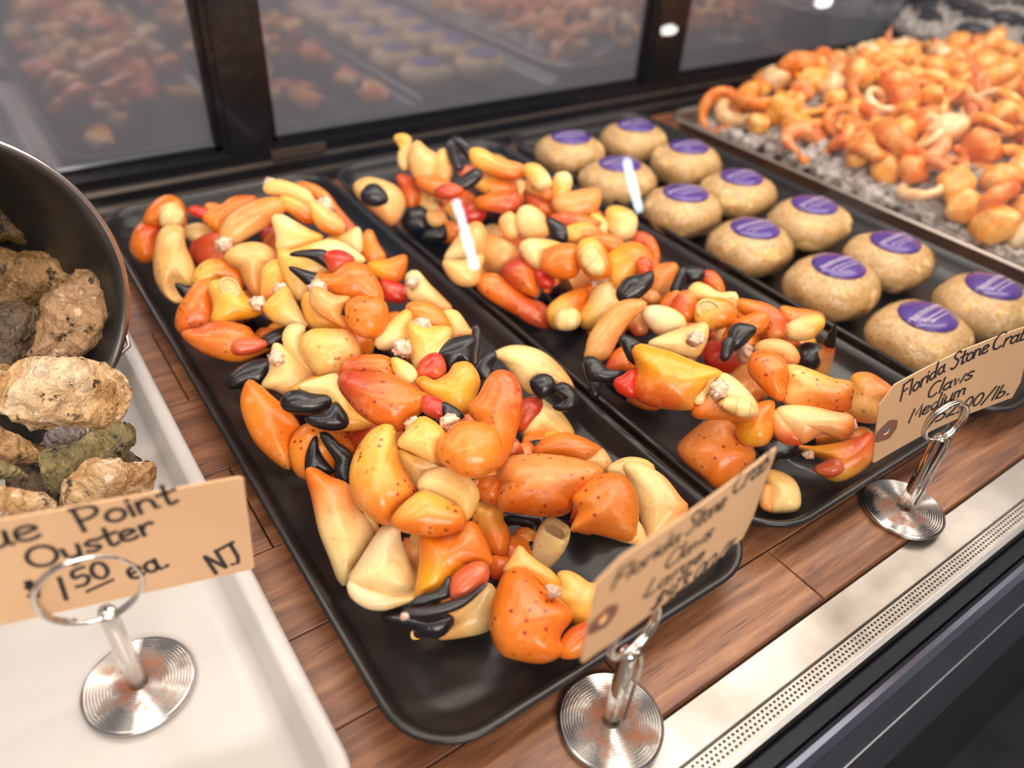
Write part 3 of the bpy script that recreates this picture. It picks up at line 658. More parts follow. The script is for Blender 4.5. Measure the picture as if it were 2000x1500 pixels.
def oyster(label, hinge, tip, wdt, thick, mat, roll=0.0, seed=0, name='oyster', cat='oyster', rough=1.0, flare=1.0):
    """hinge, tip: points in layout units; broad end at the tip"""
    A = np.array(hinge, float); B = np.array(tip, float); L = np.linalg.norm(B - A); T = (B - A) / L; mid = (A + B) / 2
    Nn = CAM - mid; Nn -= T * (Nn @ T); Nn /= np.linalg.norm(Nn); Sd = np.cross(T, Nn)
    c_, s_ = math.cos(roll), math.sin(roll); Nn, Sd = Nn * c_ + Sd * s_, Sd * c_ - Nn * s_
    nr, na = 34, 56; V = []; UV = []; off = seed * 17.3
    def rim(t, sgn):   # half width along the length
        t = min(max(t, 0), 1); return (t ** (.62 * flare) * (1 - t ** 5) ** .5 * 1.12 * (1 if name == 'oyster' else 1)) * (1 + .10 * mnoise.noise(Vector((t * 5 + off, sgn * 3, 0))) + .05 * mnoise.noise(Vector((t * 16 + off, sgn * 3, 5))))
    for i in range(nr + 1):
        t = i / nr; tt = .5 - .5 * math.cos(math.pi * t)
        hw = wdt * .5 * rim(tt, 0) if 0 < i < nr else wdt * .02
        cen = A + T * (L * tt) + Sd * (wdt * .10 * mnoise.noise(Vector((tt * 2.5 + off, 7, 0))))
        for j in range(na):
            a = 2 * math.pi * j / na; ca, sa = math.cos(a), math.sin(a)
            up = sa > 0; h = thick * .5 * (1.0 if up else .8) * (math.sin(math.pi * min(.97, max(.03, tt))) ** .6)
            x = hw * math.copysign(abs(ca) ** .9, ca); z = h * math.copysign(abs(sa) ** 1.25, sa)
            p = cen + Sd * x + Nn * z
            ter = (math.floor((tt * 9 + .8 * abs(ca) + .7 * mnoise.noise(Vector((tt * 3, ca * 2 + off, sa)))) % 1 * 4) / 4) 
            fr = ((tt + .30 * ca * ca) * 6.5 + 2.4 * mnoise.noise(Vector((tt * 2.6, ca * 1.6 + off, sa * 1.2)))) % 1
            lam = (fr ** 2 - .35) * .0065 * rough
            q = Vector((p[0] * 16 + off, p[1] * 16, p[2] * 16)); nz = mnoise.noise(q) * .026 + mnoise.noise(q * 2.7) * .013 + mnoise.noise(q * 6.5) * .007
            dr = (Sd * ca * .7 + Nn * sa); p = p + dr * (nz * rough + lam) * (wdt / .18)
            p = p + Nn * (.012 * rough * mnoise.noise(Vector((ca * 3 + off, tt * 6, 9))) * abs(ca) ** 3)
            V.append(p); UV.append((tt, j / na))
    F = [(i * na + j, i * na + (j + 1) % na, (i + 1) * na + (j + 1) % na, (i + 1) * na + j) for i in range(nr) for j in range(na)]
    F += [tuple(range(na)), tuple(nr * na + j for j in range(na))]
    V = np.array(V); mn = V[:, 2].min(); mx = V.max(0); mi = V.min(0)
    t_ = thing(name, label, cat, ((mi[0] + mx[0]) / 2, (mi[1] + mx[1]) / 2, mn), 'oysters around the bucket' if cat == 'oyster' else None)
    sh = mesh('shell_valve', V, F, OM[mat], t_, uv=UV)
    return t_
def oy(label, px0, px1, ydepth, wp, th, mat, **k):
    A = aty(*px0, ydepth[0]); B = aty(*px1, ydepth[1]); return oyster(label, A, B, wpx(wp, (A + B) / 2), wpx(th, (A + B) / 2), mat, **k)
oy('ochre-brown oyster deep in the bucket, topmost in view', (200, 470), (-40, 405), (1.72, 1.68), 130, 80, 'dark', seed=1, rough=1.3)
oy('dark oyster barely visible at the back of the bucket', (150, 400), (-60, 330), (1.70, 1.70), 110, 70, 'dark', seed=2, rough=1.3)
oy('long brown oyster lying across the bucket mouth, left of the upright one', (215, 545), (-70, 545), (1.56, 1.58), 130, 75, 'brown', seed=3, flare=.7)
oy('tan-brown oyster standing upright against the right side of the bucket mouth', (62, 738), (212, 545), (1.36, 1.48), 158, 80, 'tan', seed=4, roll=.2)
oy('grey-brown oyster at the left edge below the long brown one', (118, 600), (-60, 700), (1.50, 1.42), 130, 70, 'grey', seed=5)
oy('brown oyster under the upright one at the bucket lip', (130, 800), (-50, 730), (1.28, 1.32), 90, 60, 'brown', seed=6)
oy('large pale crusted oyster lying on the pile just below the bucket', (-40, 770), (258, 775), (1.22, 1.20), 170, 80, 'pale', seed=7, rough=1.5, flare=.55)
oy('brown oyster at the left edge under the pale crusted one', (85, 895), (-60, 850), (1.14, 1.16), 80, 55, 'brown', seed=8)
oy('green-grey oyster leaning under the pale crusted one', (255, 835), (88, 945), (1.14, 1.04), 135, 66, 'green', seed=9, rough=1.2)
oy('tan oyster with cracked flaky shell at the right end of the pile', (300, 915), (120, 985), (1.03, .98), 130, 64, 'pale', seed=10, rough=1.4, flare=.6)
oy('flat tan oyster peeking over the oyster price card', (108, 990), (-70, 985), (.95, .95), 80, 44, 'pale', flare=.6, seed=11)
oy('olive oyster tip at the lower left behind the price card', (60, 930), (-60, 905), (1.06, 1.08), 50, 40, 'green', seed=12)
oy('small grey ribbed mussel clinging to the pale crusted oyster', (180, 838), (84, 862), (1.06, 1.05), 48, 36, 'mussel', seed=13, name='mussel', cat='mussel', rough=.25)

for A_, B_, w_, h_, m_, l_ in (((.06, 1.13, .055), (-.14, 1.16, .06), .15, .075, 'grey', 'grey oyster wedged on the tray under the pale crusted one'),
    ((.02, 1.47, .10), (-.20, 1.50, .10), .15, .09, 'brown', 'brown oyster at the bottom of the bucket, left'), ((.05, 1.60, .13), (-.15, 1.64, .12), .15, .09, 'dark', 'dark oyster low at the back of the bucket'),
    ((-.16, 1.36, .10), (-.30, 1.52, .14), .14, .08, 'tan', 'tan oyster low at the left wall of the bucket')):
    oyster(l_, A_, B_, w_, h_, m_, seed=40 + w_ * 10 + A_[0] * 9)
# ================================================================ STONE CRAB CLAWS
def prof_fn(tab):
    ts = np.array([a for a, _ in tab]); vs = np.array([b for _, b in tab]); x = np.linspace(0, 1, 401); y = np.interp(x, ts, vs)
    k = np.hanning(33); k /= k.sum(); yp = np.concatenate([np.full(16, y[0]), y, np.full(16, y[-1])]); ys = np.convolve(yp, k, 'valid')
    wgt = np.clip(np.minimum(x, 1 - x) / .05, 0, 1); ys = ys * wgt + y * (1 - wgt)
    return lambda t: float(np.interp(t, x, ys))
PR = dict(
 palm=prof_fn([(0, .05), (.012, .30), (.04, .48), (.10, .70), (.22, .92), (.36, 1.0), (.48, .97), (.56, .84), (.63, .62), (.70, .46), (.80, .36), (.90, .24), (.97, .11), (1, .01)]),
 fing=prof_fn([(0, .05), (.02, .62), (.08, .92), (.2, 1.0), (.4, .90), (.6, .72), (.8, .46), (.93, .24), (.98, .12), (1, .01)]),
 knob=prof_fn([(0, .05), (.015, .50), (.07, .68), (.13, .70), (.28, .90), (.50, 1.04), (.70, 1.02), (.84, .90), (.93, .72), (.98, .42), (1, .03)]),
 body=prof_fn([(0, .05), (.02, .42), (.06, .58), (.12, .66), (.30, .92), (.5, 1.03), (.72, 1.0), (.88, .84), (.96, .62), (.99, .35), (1, .02)]),
 arm=prof_fn([(0, .05), (.02, .50), (.10, .68), (.35, .84), (.62, 1.0), (.85, 1.0), (.96, .93), (1, .88)]),
 shell=prof_fn([(0, .05), (.02, .30), (.15, .55), (.45, .86), (.75, 1.0), (.94, .98), (1, .94)]))
LAT = prof_fn([(0, 0), (.45, 0), (.55, .10), (.64, .34), (.74, .46), (.86, .44), (1.0, .26)])
def frame(A, B, roll):
    L = np.linalg.norm(B - A); T = (B - A) / L; mid = (A + B) / 2; Nn = CAM - mid; Nn -= T * (Nn @ T); Nn /= np.linalg.norm(Nn); Sd = np.cross(T, Nn)
    c, s = math.cos(roll), math.sin(roll); return L, T, Sd * c - Nn * s, Nn * c + Sd * s
def loft(C, Sd, Nn, a, b, m=26, pw=2.0, seed=0, amp=.03, ridge=0, cap=True, modfn=None, nf=9.):
    k = len(C); V = []; UV = []
    for i in range(k):
        S_ = Sd[i] if np.ndim(Sd) == 2 else Sd; N_ = Nn[i] if np.ndim(Nn) == 2 else Nn
        for j in range(m):
            an = 2 * math.pi * j / m; ca, sa = math.cos(an), math.sin(an)
            e = 2 / pw; x = math.copysign(abs(ca) ** e, ca); z = math.copysign(abs(sa) ** e, sa)
            f = 1 + ridge * max(0, math.cos(an - 1.1)) ** 6
            if modfn: f *= modfn(i / (k - 1), an)
            p = C[i] + S_ * (a[i] * x * f) + N_ * (b[i] * z * f)
            if amp:
                q = Vector((p[0] * nf + seed * 3.7, p[1] * nf, p[2] * nf)); n_ = (mnoise.noise(q) + .4 * mnoise.noise(q * 2.6)) * amp * a[i]
                p = p + (S_ * ca + N_ * sa) * n_
            V.append(p); UV.append((i / (k - 1), j / m))
    F = [(i * m + j, i * m + (j + 1) % m, (i + 1) * m + (j + 1) % m, (i + 1) * m + j) for i in range(k - 1) for j in range(m)]
    F.append(tuple(range(m)))
    if cap: F.append(tuple((k - 1) * m + j for j in range(m)))
    return V, F, UV
def curve(A, B, Sd, bend, k):
    ts = [i / (k - 1) for i in range(k)]; L = np.linalg.norm(B - A)
    ts = [.5 - .5 * math.cos(math.pi * t) if True else t for t in ts]
    return ts, np.array([A + (B - A) * t + Sd * (bend * L * math.sin(math.pi * t)) for t in ts])
def blob(name, c, r, mat, parent, seed, amp=.35, sx=1, ax=None):
    V = []; nt, na = 12, 16; ax = np.array([0, 0, 1.]) if ax is None else ax; a1 = np.cross(ax, [.3, .9, .2]); a1 /= np.linalg.norm(a1); a2 = np.cross(ax, a1)
    for i in range(nt + 1):
        ph = -math.pi / 2 + math.pi * i / nt
        for j in range(na):
            a = 2 * math.pi * j / na; d = a1 * math.cos(ph) * math.cos(a) + a2 * math.cos(ph) * math.sin(a) + ax * math.sin(ph) * sx
            q = Vector((d[0] * 2.2 + seed, d[1] * 2.2, d[2] * 2.2)); V.append(c + d * r * (1 + amp * (mnoise.noise(q) + .7 * mnoise.noise(q * 2.5))))
    F = [(i * na + j, i * na + (j + 1) % na, (i + 1) * na + (j + 1) % na, (i + 1) * na + j) for i in range(nt) for j in range(na)]
    return mesh(name, V, F, mat, parent)
STY = {  # style: (colour at the wrist, colour towards the tip, spots)
 'cream': ('cream', 'gold', 0), 'creamo': ('cream', 'orange', 0), 'pale': ('pale', 'cream', 0), 'tan': ('tan', 'peach', 0), 'tanr': ('tan', 'rust', 0), 'peach': ('peach', 'tan', .4),
 'or': ('orange', 'orange', .5), 'ors': ('orange', 'orange', 1.0), 'gor': ('gold', 'orange', .5), 'ogo': ('orange', 'gold', .5), 'rust': ('rust', 'orange', .8), 'deep': ('deep', 'rust', .7), 'dor': ('orange', 'rust', .7),
 'cor': ('gold', 'orange', .9), 'toe': ('cream', 'tan', 0), 'co': ('cream', 'orange', 0), 'pr': ('peach', 'orange', .8), 'sock': ('cream', 'cream', 0), 'dr': ('deep', 'orange', .9), 'yo2': ('gold', 'yellow', .2),
 'yel': ('gold', 'yellow', 0), 'yor': ('yellow', 'orange', 0), 'yred': ('yellow', 'rust', 0), 'red': ('red', 'red', 0), 'redd': ('rust', 'red', 0), 'credo': ('orange', 'cream', .4), 'blk': ('black', 'black', 0), 'gc': ('gold', 'cream', 0)}
_seed = [0]
def seg(t_, kind, x0, y0, x1, y1, w, sty, z0, z1, o):
    _seed[0] += 1; sd = _seed[0]
    A = atz(x0, y0, z0); B = atz(x1, y1, z1); L, T, Sd, Nn = frame(A, B, o.get('roll', 0)); side = o.get('side', 1)
    hw = wpx(w, (A + B) / 2) / 2; ca, cb, sp = STY[sty]; bend = o.get('bend', 0) ; flat = o.get('flat', .72)
    if kind == 'P':     # palm with its fixed finger (+ movable finger)
        K = 44; ts, C = curve(A, B, Sd, bend, K); tb = o.get('tb', .74)
        C = np.array([C[i] - Sd * side * hw * LAT(t) * o.get('lat', 1) for i, t in enumerate(ts)])
        a = [hw * PR['palm'](t) for t in ts]; b = [hw * PR['palm'](t) * (flat + .12 * t) for t in ts]
        def teeth(u, an):
            t = .5 - .5 * math.cos(math.pi * u); inner = max(0, math.cos(an) * side)
            return 1 + (.26 * inner ** 2 * math.sin(t * 62) if .68 < t < .93 and o.get('f', 1) else 0) - (.10 * max(0, math.cos(2 * an)) * math.exp(-((t - .03) / .03) ** 2))
        V, F, UV = loft(C, Sd, Nn, a, b, 30, 2.05, sd, .035, .05, modfn=teeth)
        UV = [(ts[int(round(u * (K - 1)))], v) for u, v in UV]
        mesh('claw_palm', V, F, shell(ca, cb, sp, tb), t_, uv=UV)
        if o.get('f', 1):
            op = o.get('open', .25); fc = STY[o.get('fs', 'redd')]; hinge = o.get('hinge', .50); fl = o.get('fl', 1.0)
            H0 = A + T * (L * hinge) + Sd * side * hw * .50 + Sd * (bend * L * math.sin(math.pi * hinge)); H2 = A + T * (L * (hinge + (1 - hinge) * fl)) + Sd * side * hw * (-.02 + op * 1.5)
            H1 = (H0 + H2) / 2 + Sd * side * hw * (.42 + op * .3) + Nn * hw * .06
            K = 26; C = []; us = [.5 - .5 * math.cos(math.pi * i / (K - 1)) for i in range(K)]
            for u in us: C.append(H0 * (1 - u) ** 2 + 2 * H1 * u * (1 - u) + H2 * u * u)
            C = np.array(C); D = np.gradient(C, axis=0); D /= np.linalg.norm(D, axis=1)[:, None]; SS = np.cross(D, Nn); SS /= np.linalg.norm(SS, axis=1)[:, None]
            fw = hw * o.get('fw', .34); a = [fw * PR['fing'](u) for u in us]; b = [fw * PR['fing'](u) * .9 for u in us]
            tf = lambda u, an: 1 + (.22 * max(0, -math.cos(an) * side) ** 2 * math.sin(u * 46) if .3 < u < .9 else 0)
            V, F, UV = loft(C, SS, Nn, a, b, 22, 2.0, sd + 50, .03, modfn=tf); UV = [(us[int(round(u * (K - 1)))], v) for u, v in UV]
            mesh('movable_finger', V, F, shell(fc[0], fc[1], fc[2], o.get('ftb', .42)), t_, uv=UV)
    elif kind == 'F':   # a lone curved finger
        K = 26; ts, C = curve(A, B, Sd, bend, K); a = [hw * PR['fing'](t) for t in ts]; b = [v * .85 for v in a]
        tf = lambda u, an: 1 + (.20 * max(0, -math.cos(an) * side) ** 2 * math.sin(u * 46) if .25 < u < .9 else 0)
        V, F, UV = loft(C, Sd, Nn, a, b, 20, 2.0, sd, .04, modfn=tf); UV = [(ts[int(round(u * (K - 1)))], v) for u, v in UV]
        mesh('movable_finger', V, F, shell(ca, cb, sp, o.get('tb', .42)), t_, uv=UV)
    elif kind == 'B':   # palm seen without its fingers
        K = 30; ts, C = curve(A, B, Sd, bend, K); rb = random.Random(sd); p1, p2 = rb.uniform(0, 6), rb.uniform(0, 6)
        a = [hw * PR['body'](t) for t in ts]; b = [v * o.get('flat', .78) for v in a]
        V, F, UV = loft(C, Sd, Nn, a, b, 30, 2.25, sd, .07, .06, modfn=lambda u, an: 1 - .08 * math.exp(-((u - .16) / .04) ** 2) + .07 * math.cos(2 * an + p1) * math.sin(math.pi * u) + .04 * math.cos(3 * an + p2) * u); UV = [(ts[int(round(u * (K - 1)))], v) for u, v in UV]
        mesh('claw_palm', V, F, shell(ca, cb, sp, o.get('tb', 9)), t_, uv=UV)
    elif kind == 'K':   # knuckle
        rb = random.Random(sd); p1, p2, p3 = rb.uniform(0, 6), rb.uniform(0, 6), rb.uniform(-.12, .12)
        K = 26; ts, C = curve(A, B, Sd, bend, K); a = [hw * PR['knob'](t) for t in ts]; b = [v * o.get('flat', .85) for v in a]
        V, F, UV = loft(C, Sd, Nn, a, b, 30, 2.3, sd, .10, .10, nf=11, modfn=lambda u, an: 1 - .09 * math.exp(-((u - .20) / .045) ** 2) + .04 * math.exp(-((u - .84) / .03) ** 2) + (.10 * math.cos(2 * an + p1) + .06 * math.cos(3 * an + p2)) * math.sin(math.pi * u) + p3 * math.cos(an) * u); UV = [(ts[int(round(u * (K - 1)))], v) for u, v in UV]
        mesh('knuckle', V, F, shell(ca, cb, sp), t_, uv=UV)
    elif kind in 'AS':  # arm segment / open shell piece; the far end is open
        K = 26; ts, C = curve(A, B, Sd, bend, K); pf = PR['arm' if kind == 'A' else 'shell']
        a = [hw * pf(t) for t in ts]; b = [v * o.get('flat', .72) for v in a]; cut = o.get('cut', 'socket')
        tilt = o.get('tilt', .35)        # the open end slants
        C2 = C.copy()
        V, F, UV = loft(C2, Sd, Nn, a, b, 28, 2.7, sd, .08, .08, cap=False, modfn=lambda u, an: 1 + .08 * math.cos(2 * an + sd) - .07 * math.exp(-((u - .16) / .04) ** 2)); V = np.array(V); m = 28
        for i in range(K):
            t = ts[i]; k = max(0, (t - .55) / .45) ** 1.5
            for j in range(m):
                an = 2 * math.pi * j / m; V[i * m + j] += T * (k * hw * (-tilt * math.sin(an) * 1.2 + (.10 * math.sin(5 * an + sd) + .05 * math.sin(11 * an + sd)) * (1 if cut == 'meat' else .25)))
        UV = [(ts[int(round(u * (K - 1)))], v) for u, v in UV]
        # inner lip
        last = V[(K - 1) * m:]; cen = last.mean(0); V = list(V); n0 = len(V)
        for (f, dp) in ((.90, 0), (.84, .16), (.70, .30)):
            for j in range(m): V.append(cen + (last[j] - cen) * f - T * hw * dp); UV.append((.98, j / m))
        for q in range(3):
            for j in range(m): F.append(((K - 1) * m + q * m + j, (K - 1) * m + q * m + (j + 1) % m, K * m + q * m + (j + 1) % m, K * m + q * m + j))
        mesh('arm_segment', V, F, shell(ca, cb, sp), t_, uv=UV)
        if cut == 'socket':
            rg = []; U2 = []
            for (f, dp) in ((.90, .10), (.70, .02), (.45, -.03), (.22, -.06), (.02, -.07)):
                for j in range(m): rg.append(cen + (last[j] - cen) * f - T * hw * dp); U2.append((f, j / m))
            FF = [(q * m + j, q * m + (j + 1) % m, (q + 1) * m + (j + 1) % m, (q + 1) * m + j) for q in range(4) for j in range(m)] + [tuple(4 * m + j for j in range(m))]
            mesh('joint_membrane', rg, FF, M['socket'], t_, uv=U2)
        elif cut == 'meat':
            blob('crab_flesh', cen - T * hw * .10, hw * .66, M['meat'], t_, sd, .45, .8, T)
        elif cut == 'hollow':
            rg = []; 
            for (f, dp) in ((.88, .12), (.80, .7), (.55, 1.1), (.05, 1.2)):
                for j in range(m): rg.append(cen + (last[j] - cen) * f - T * hw * dp)
            FF = [(q * m + j, q * m + (j + 1) % m, (q + 1) * m + (j + 1) % m, (q + 1) * m + j) for q in range(3) for j in range(m)]
            mesh('shell_inside', rg, FF, M['socket'], t_, uv=[(.5, .5)] * len(rg))
    elif kind == 'M':   # bit of white flesh
        blob('crab_flesh', (A + B) / 2, hw, M['meat'], t_, sd, .5, o.get('sx', 1.1), T)
    elif kind == 'D':   # exposed round joint membrane with a shell rim, facing the viewer
        r = hw; V = []; U2 = []; m = 28; c0 = A; asp = math.hypot(x1 - x0, y1 - y0) / w
        N2 = CAM - A; N2 /= np.linalg.norm(N2); T2 = T - N2 * (T @ N2); T2 /= np.linalg.norm(T2); S2 = np.cross(T2, N2); c0 = (A + B) / 2
        for (f, dp) in ((1.0, -.55), (1.08, -.2), (1.06, .06), (.96, .10), (.88, .0), (.6, .02), (.3, .07), (.03, .08)):
            for j in range(m):
                an = 2 * math.pi * j / m; V.append(c0 + S2 * (r * f * math.cos(an)) + T2 * (r * f * asp * math.sin(an)) + N2 * r * dp); U2.append((min(1, f), j / m))
        FF = [(q * m + j, q * m + (j + 1) % m, (q + 1) * m + (j + 1) % m, (q + 1) * m + j) for q in range(7) for j in range(m)] + [tuple(7 * m + j for j in range(m))]
        mesh('joint_membrane', V, FF, M['socket'], t_, uv=U2)
VIEWS = dict(a=(240, 340, .35), b=(440, 640, .4), c=(560, 800, .4), d=(1100, 520, .35), e=(660, 240, .35), p=(0, 0, 1))
def shell_piece(t_, name, view, pts, sty, z, o):
    """a domed piece of shell: its outline spans the piece's own tilted plane and both faces bulge by the local half width"""
    _seed[0] += 1; sd = _seed[0]; x0, y0, k = VIEWS[view]; P = np.array([(x0 + k * x, y0 + k * y) for x, y in pts], float); n = len(P)
    Q = []
    for i in range(n):
        p0, p1, p2, p3 = P[i - 1], P[i], P[(i + 1) % n], P[(i + 2) % n]; m = max(2, min(6, int(np.linalg.norm(p2 - p1) / 7)))
        for q in range(m):
            t = q / m; Q.append(.5 * (2 * p1 + (p2 - p0) * t + (2 * p0 - 5 * p1 + 4 * p2 - p3) * t * t + (3 * p1 - p0 - 3 * p2 + p3) * t ** 3))
    Q = np.array(Q); n = len(Q); tg = np.roll(Q, -1, 0) - np.roll(Q, 1, 0); tg /= np.linalg.norm(tg, axis=1)[:, None] + 1e-9
    ar = .5 * np.sum(Q[:, 0] * np.roll(Q[:, 1], -1) - np.roll(Q[:, 0], -1) * Q[:, 1]); Q = Q + np.stack([tg[:, 1], -tg[:, 0]], 1) * (np.sign(ar) * o.get('grow', 2.6)); nx = np.roll(Q, -1, 0)
    def dist(X):
        d = nx - Q; L2 = (d * d).sum(1) + 1e-9; w_ = X[:, None, :] - Q[None]; t = np.clip((w_ * d[None]).sum(2) / L2[None], 0, 1); e = w_ - t[..., None] * d[None]; return np.sqrt((e * e).sum(2)).min(1)
    def inside(X):
        c = np.zeros(len(X), bool)
        for a, b in zip(Q, nx): c ^= ((a[1] > X[:, 1]) != (b[1] > X[:, 1])) & (X[:, 0] < (b[0] - a[0]) * (X[:, 1] - a[1]) / (b[1] - a[1] + 1e-12) + a[0])
        return c
    g = np.stack(np.meshgrid(np.linspace(Q[:, 0].min(), Q[:, 0].max(), 26), np.linspace(Q[:, 1].min(), Q[:, 1].max(), 26)), -1).reshape(-1, 2); g = g[inside(g)]
    dg = dist(g) - .12 * np.linalg.norm(g - Q.mean(0), axis=1) * .5; C = g[dg.argmax()]; R = float(dist(C[None])[0])
    A0 = np.array(o['ax'][0:2], float) if 'ax' in o else None
    ss = [1.0, .985, .95, .90, .83, .74, .63, .51, .38, .25, .12]; nr = len(ss)
    X = np.concatenate([C + (Q - C) * s_ for s_ in ss] + [C[None]]); ins = inside(X); d = dist(X) * ins; d[:n] = 0
    Rl = R * 1.06; h = np.sqrt(np.maximum(0, Rl ** 2 - np.maximum(0, Rl - d) ** 2))
    hh = h[:-1].reshape(nr, n)
    for _ in range(4):          # soften the medial crease, keep the rim
        m = hh.copy(); m[1:-1] = .4 * hh[1:-1] + .15 * (np.roll(hh[1:-1], 1, 1) + np.roll(hh[1:-1], -1, 1)) + .15 * (hh[:-2] + hh[2:]); m[-1] = .6 * hh[-1] + .4 * hh[-1].mean(); m[1] = hh[1]; hh = m
    h = np.append(hh.ravel(), hh[-1].mean())
    cw = atz(C[0], C[1], z); vw = CAM - cw; vw /= np.linalg.norm(vw); N_ = vw + np.array([0, 0, o.get('lay', .45)]) + np.array([o.get('tx', 0), o.get('ty', 0), 0]); N_ /= np.linalg.norm(N_)
    pw = wpx(1.0, cw); fl_ = o.get('fat', .92); V = []; UV = []
    ax0, ax1 = (np.array([x0 + k * o['ax'][0], y0 + k * o['ax'][1]]), np.array([x0 + k * o['ax'][2], y0 + k * o['ax'][3]])) if 'ax' in o else (P[0], P[np.argmax(np.linalg.norm(P - P[0], axis=1))])
    ad = ax1 - ax0; aL = np.linalg.norm(ad); ad = ad / aL; fr = mnoise.noise
    for side, mul in ((1, fl_), (-1, .62 * fl_)):
        for (x, y), hv in zip(X, h):
            r_y = ray(x, y); tt = ((cw - CAM) @ N_) / (r_y @ N_); p = CAM + r_y * tt
            if hv > 0:
                q = Vector((p[0] * 10 + sd * 3.1, p[1] * 10, p[2] * 10)); f_ = 1 + .16 * fr(q) + .07 * fr(q * 2.7)
                if 'ridge' in o: f_ += .12 * math.exp(-(((np.array([x, y]) - ax0) @ np.array([-ad[1], ad[0]]) - o['ridge']) / 5) ** 2)
                p = p + vw * side * hv * pw * mul * f_
            V.append(p); e = np.array([x, y]) - ax0; UV.append((min(1, max(0, (e @ ad) / aL)), .5 + .22 * (e @ np.array([-ad[1], ad[0]])) / (R + 1) * .5 + (0 if side > 0 else .5)))
    F = []; M_ = nr * n + 1
    for b in (0, M_):
        for q in range(nr - 1):
            for j in range(n): F.append((b + q * n + j, b + q * n + (j + 1) % n, b + (q + 1) * n + (j + 1) % n, b + (q + 1) * n + j))
        for j in range(n): F.append((b + (nr - 1) * n + j, b + (nr - 1) * n + (j + 1) % n, b + M_ - 1))
    # weld the two rims
    F = [tuple((i - M_ if M_ <= i < M_ + n else i) for i in f) for f in F]
    used = sorted({i for f in F for i in f}); mp = {v: i for i, v in enumerate(used)}
    V = [V[i] for i in used]; UV = [UV[i] for i in used]; F = [tuple(mp[i] for i in f) for f in F]
    ca, cb, sp = STY[sty]
    return mesh(name, V, F, M['socket'] if sty == 'sock' else shell(ca, cb, sp, o.get('tb', 9), seam=0), t_, uv=UV)
ON = dict(P='claw_palm', F='movable_finger', X='fixed_finger', K='knuckle', A='arm_segment', J='joint_membrane')
def claw(label, z, segs, group='large stone crab claws'):
    if segs[0][0] == 'O': v_ = VIEWS[segs[0][1]]; x, y = v_[0] + v_[2] * segs[0][3][0][0], v_[1] + v_[2] * segs[0][3][0][1]
    else: x, y = segs[0][1], segs[0][2]
    b = atz(x, y, z); t_ = thing('crab_claw', label, 'crab claw', (b[0], b[1], max(.012, z - .06)), group)
    for s_ in segs:
        if s_[0] == 'O':
            shell_piece(t_, ON[s_[2]], s_[1], s_[3], s_[4], z + (s_[5] if len(s_) > 5 else 0), s_[6] if len(s_) > 6 else {}); continue
        o = s_[7] if len(s_) > 7 else {}; z0, z1 = o.get('z', (z, z)) if isinstance(o.get('z', (z, z)), tuple) else (o['z'], o['z'])
        seg(t_, s_[0], s_[1], s_[2], s_[3], s_[4], s_[5], s_[6], z0, z1, o)
    return t_
# ---- tray one, from the front (outlines are given in enlarged views a..e of the frame)
claw('cream claw with two black fingers pointing up beside the left tray rim', .075,
 [('O', 'c', 'P', [(100,290),(140,290),(210,330),(300,370),(340,470),(400,560),(420,620),(380,700),(330,790),(290,855),(255,835),(210,720),(160,590),(125,430),(100,340)], 'co', 0, dict(ax=(290,850,120,230))),
  ('O', 'c', 'X', [(100,315),(95,230),(120,160),(145,130),(152,190),(185,250),(228,305),(190,310),(150,300)], 'blk', .03),
  ('O', 'c', 'F', [(165,115),(205,120),(250,165),(300,200),(322,240),(315,310),(302,375),(255,345),(235,300),(243,255),(212,205),(180,155)], 'blk', .035)])
claw('pale ivory claw with a folded thumb lying below the yellow C-shaped claw', .095,
 [('O', 'c', 'P', [(505,550),(545,570),(555,640),(580,700),(635,850),(635,880),(600,910),(520,920),(420,890),(320,850),(305,820),(345,760),(420,640),(470,570)], 'pale', 0),
  ('O', 'c', 'F', [(305,840),(380,868),(480,895),(560,915),(625,900),(650,915),(560,950),(480,975),(400,970),(330,930),(303,890)], 'pale', -.01),
  ('O', 'c', 'A', [(372,520),(400,500),(440,560),(450,610),(405,615),(372,570)], 'cream', -.04), ('O', 'c', 'J', [(450,605),(470,575),(505,570),(530,600),(525,625),(490,635),(462,625)], 'pale', .03)])
claw('yellow C-shaped claw with a cream round knuckle end, centre front of the pile', .18,
 [('O', 'c', 'P', [(450,85),(490,75),(525,95),(530,160),(555,250),(600,340),(630,400),(620,440),(560,480),(525,520),(510,555),(450,550),(380,500),(330,430),(312,350),(318,270),(350,190),(400,120)], 'cor', 0, dict(ax=(440,60,440,640))),
  ('O', 'c', 'X', [(448,95),(465,45),(500,30),(522,50),(527,100),(490,90)], 'blk', .003),
  ('O', 'c', 'K', [(512,548),(545,490),(600,440),(660,400),(720,415),(790,450),(850,490),(870,530),(860,570),(810,600),(720,615),(620,605),(540,580)], 'cor', .012, dict(ax=(700,360,700,620))),
  ('O', 'c', 'A', [(650,395),(645,350),(680,305),(740,285),(810,295),(880,330),(925,380),(937,430),(915,490),(880,540),(850,520),(820,465),(750,430),(700,410)], 'cream', .006)])
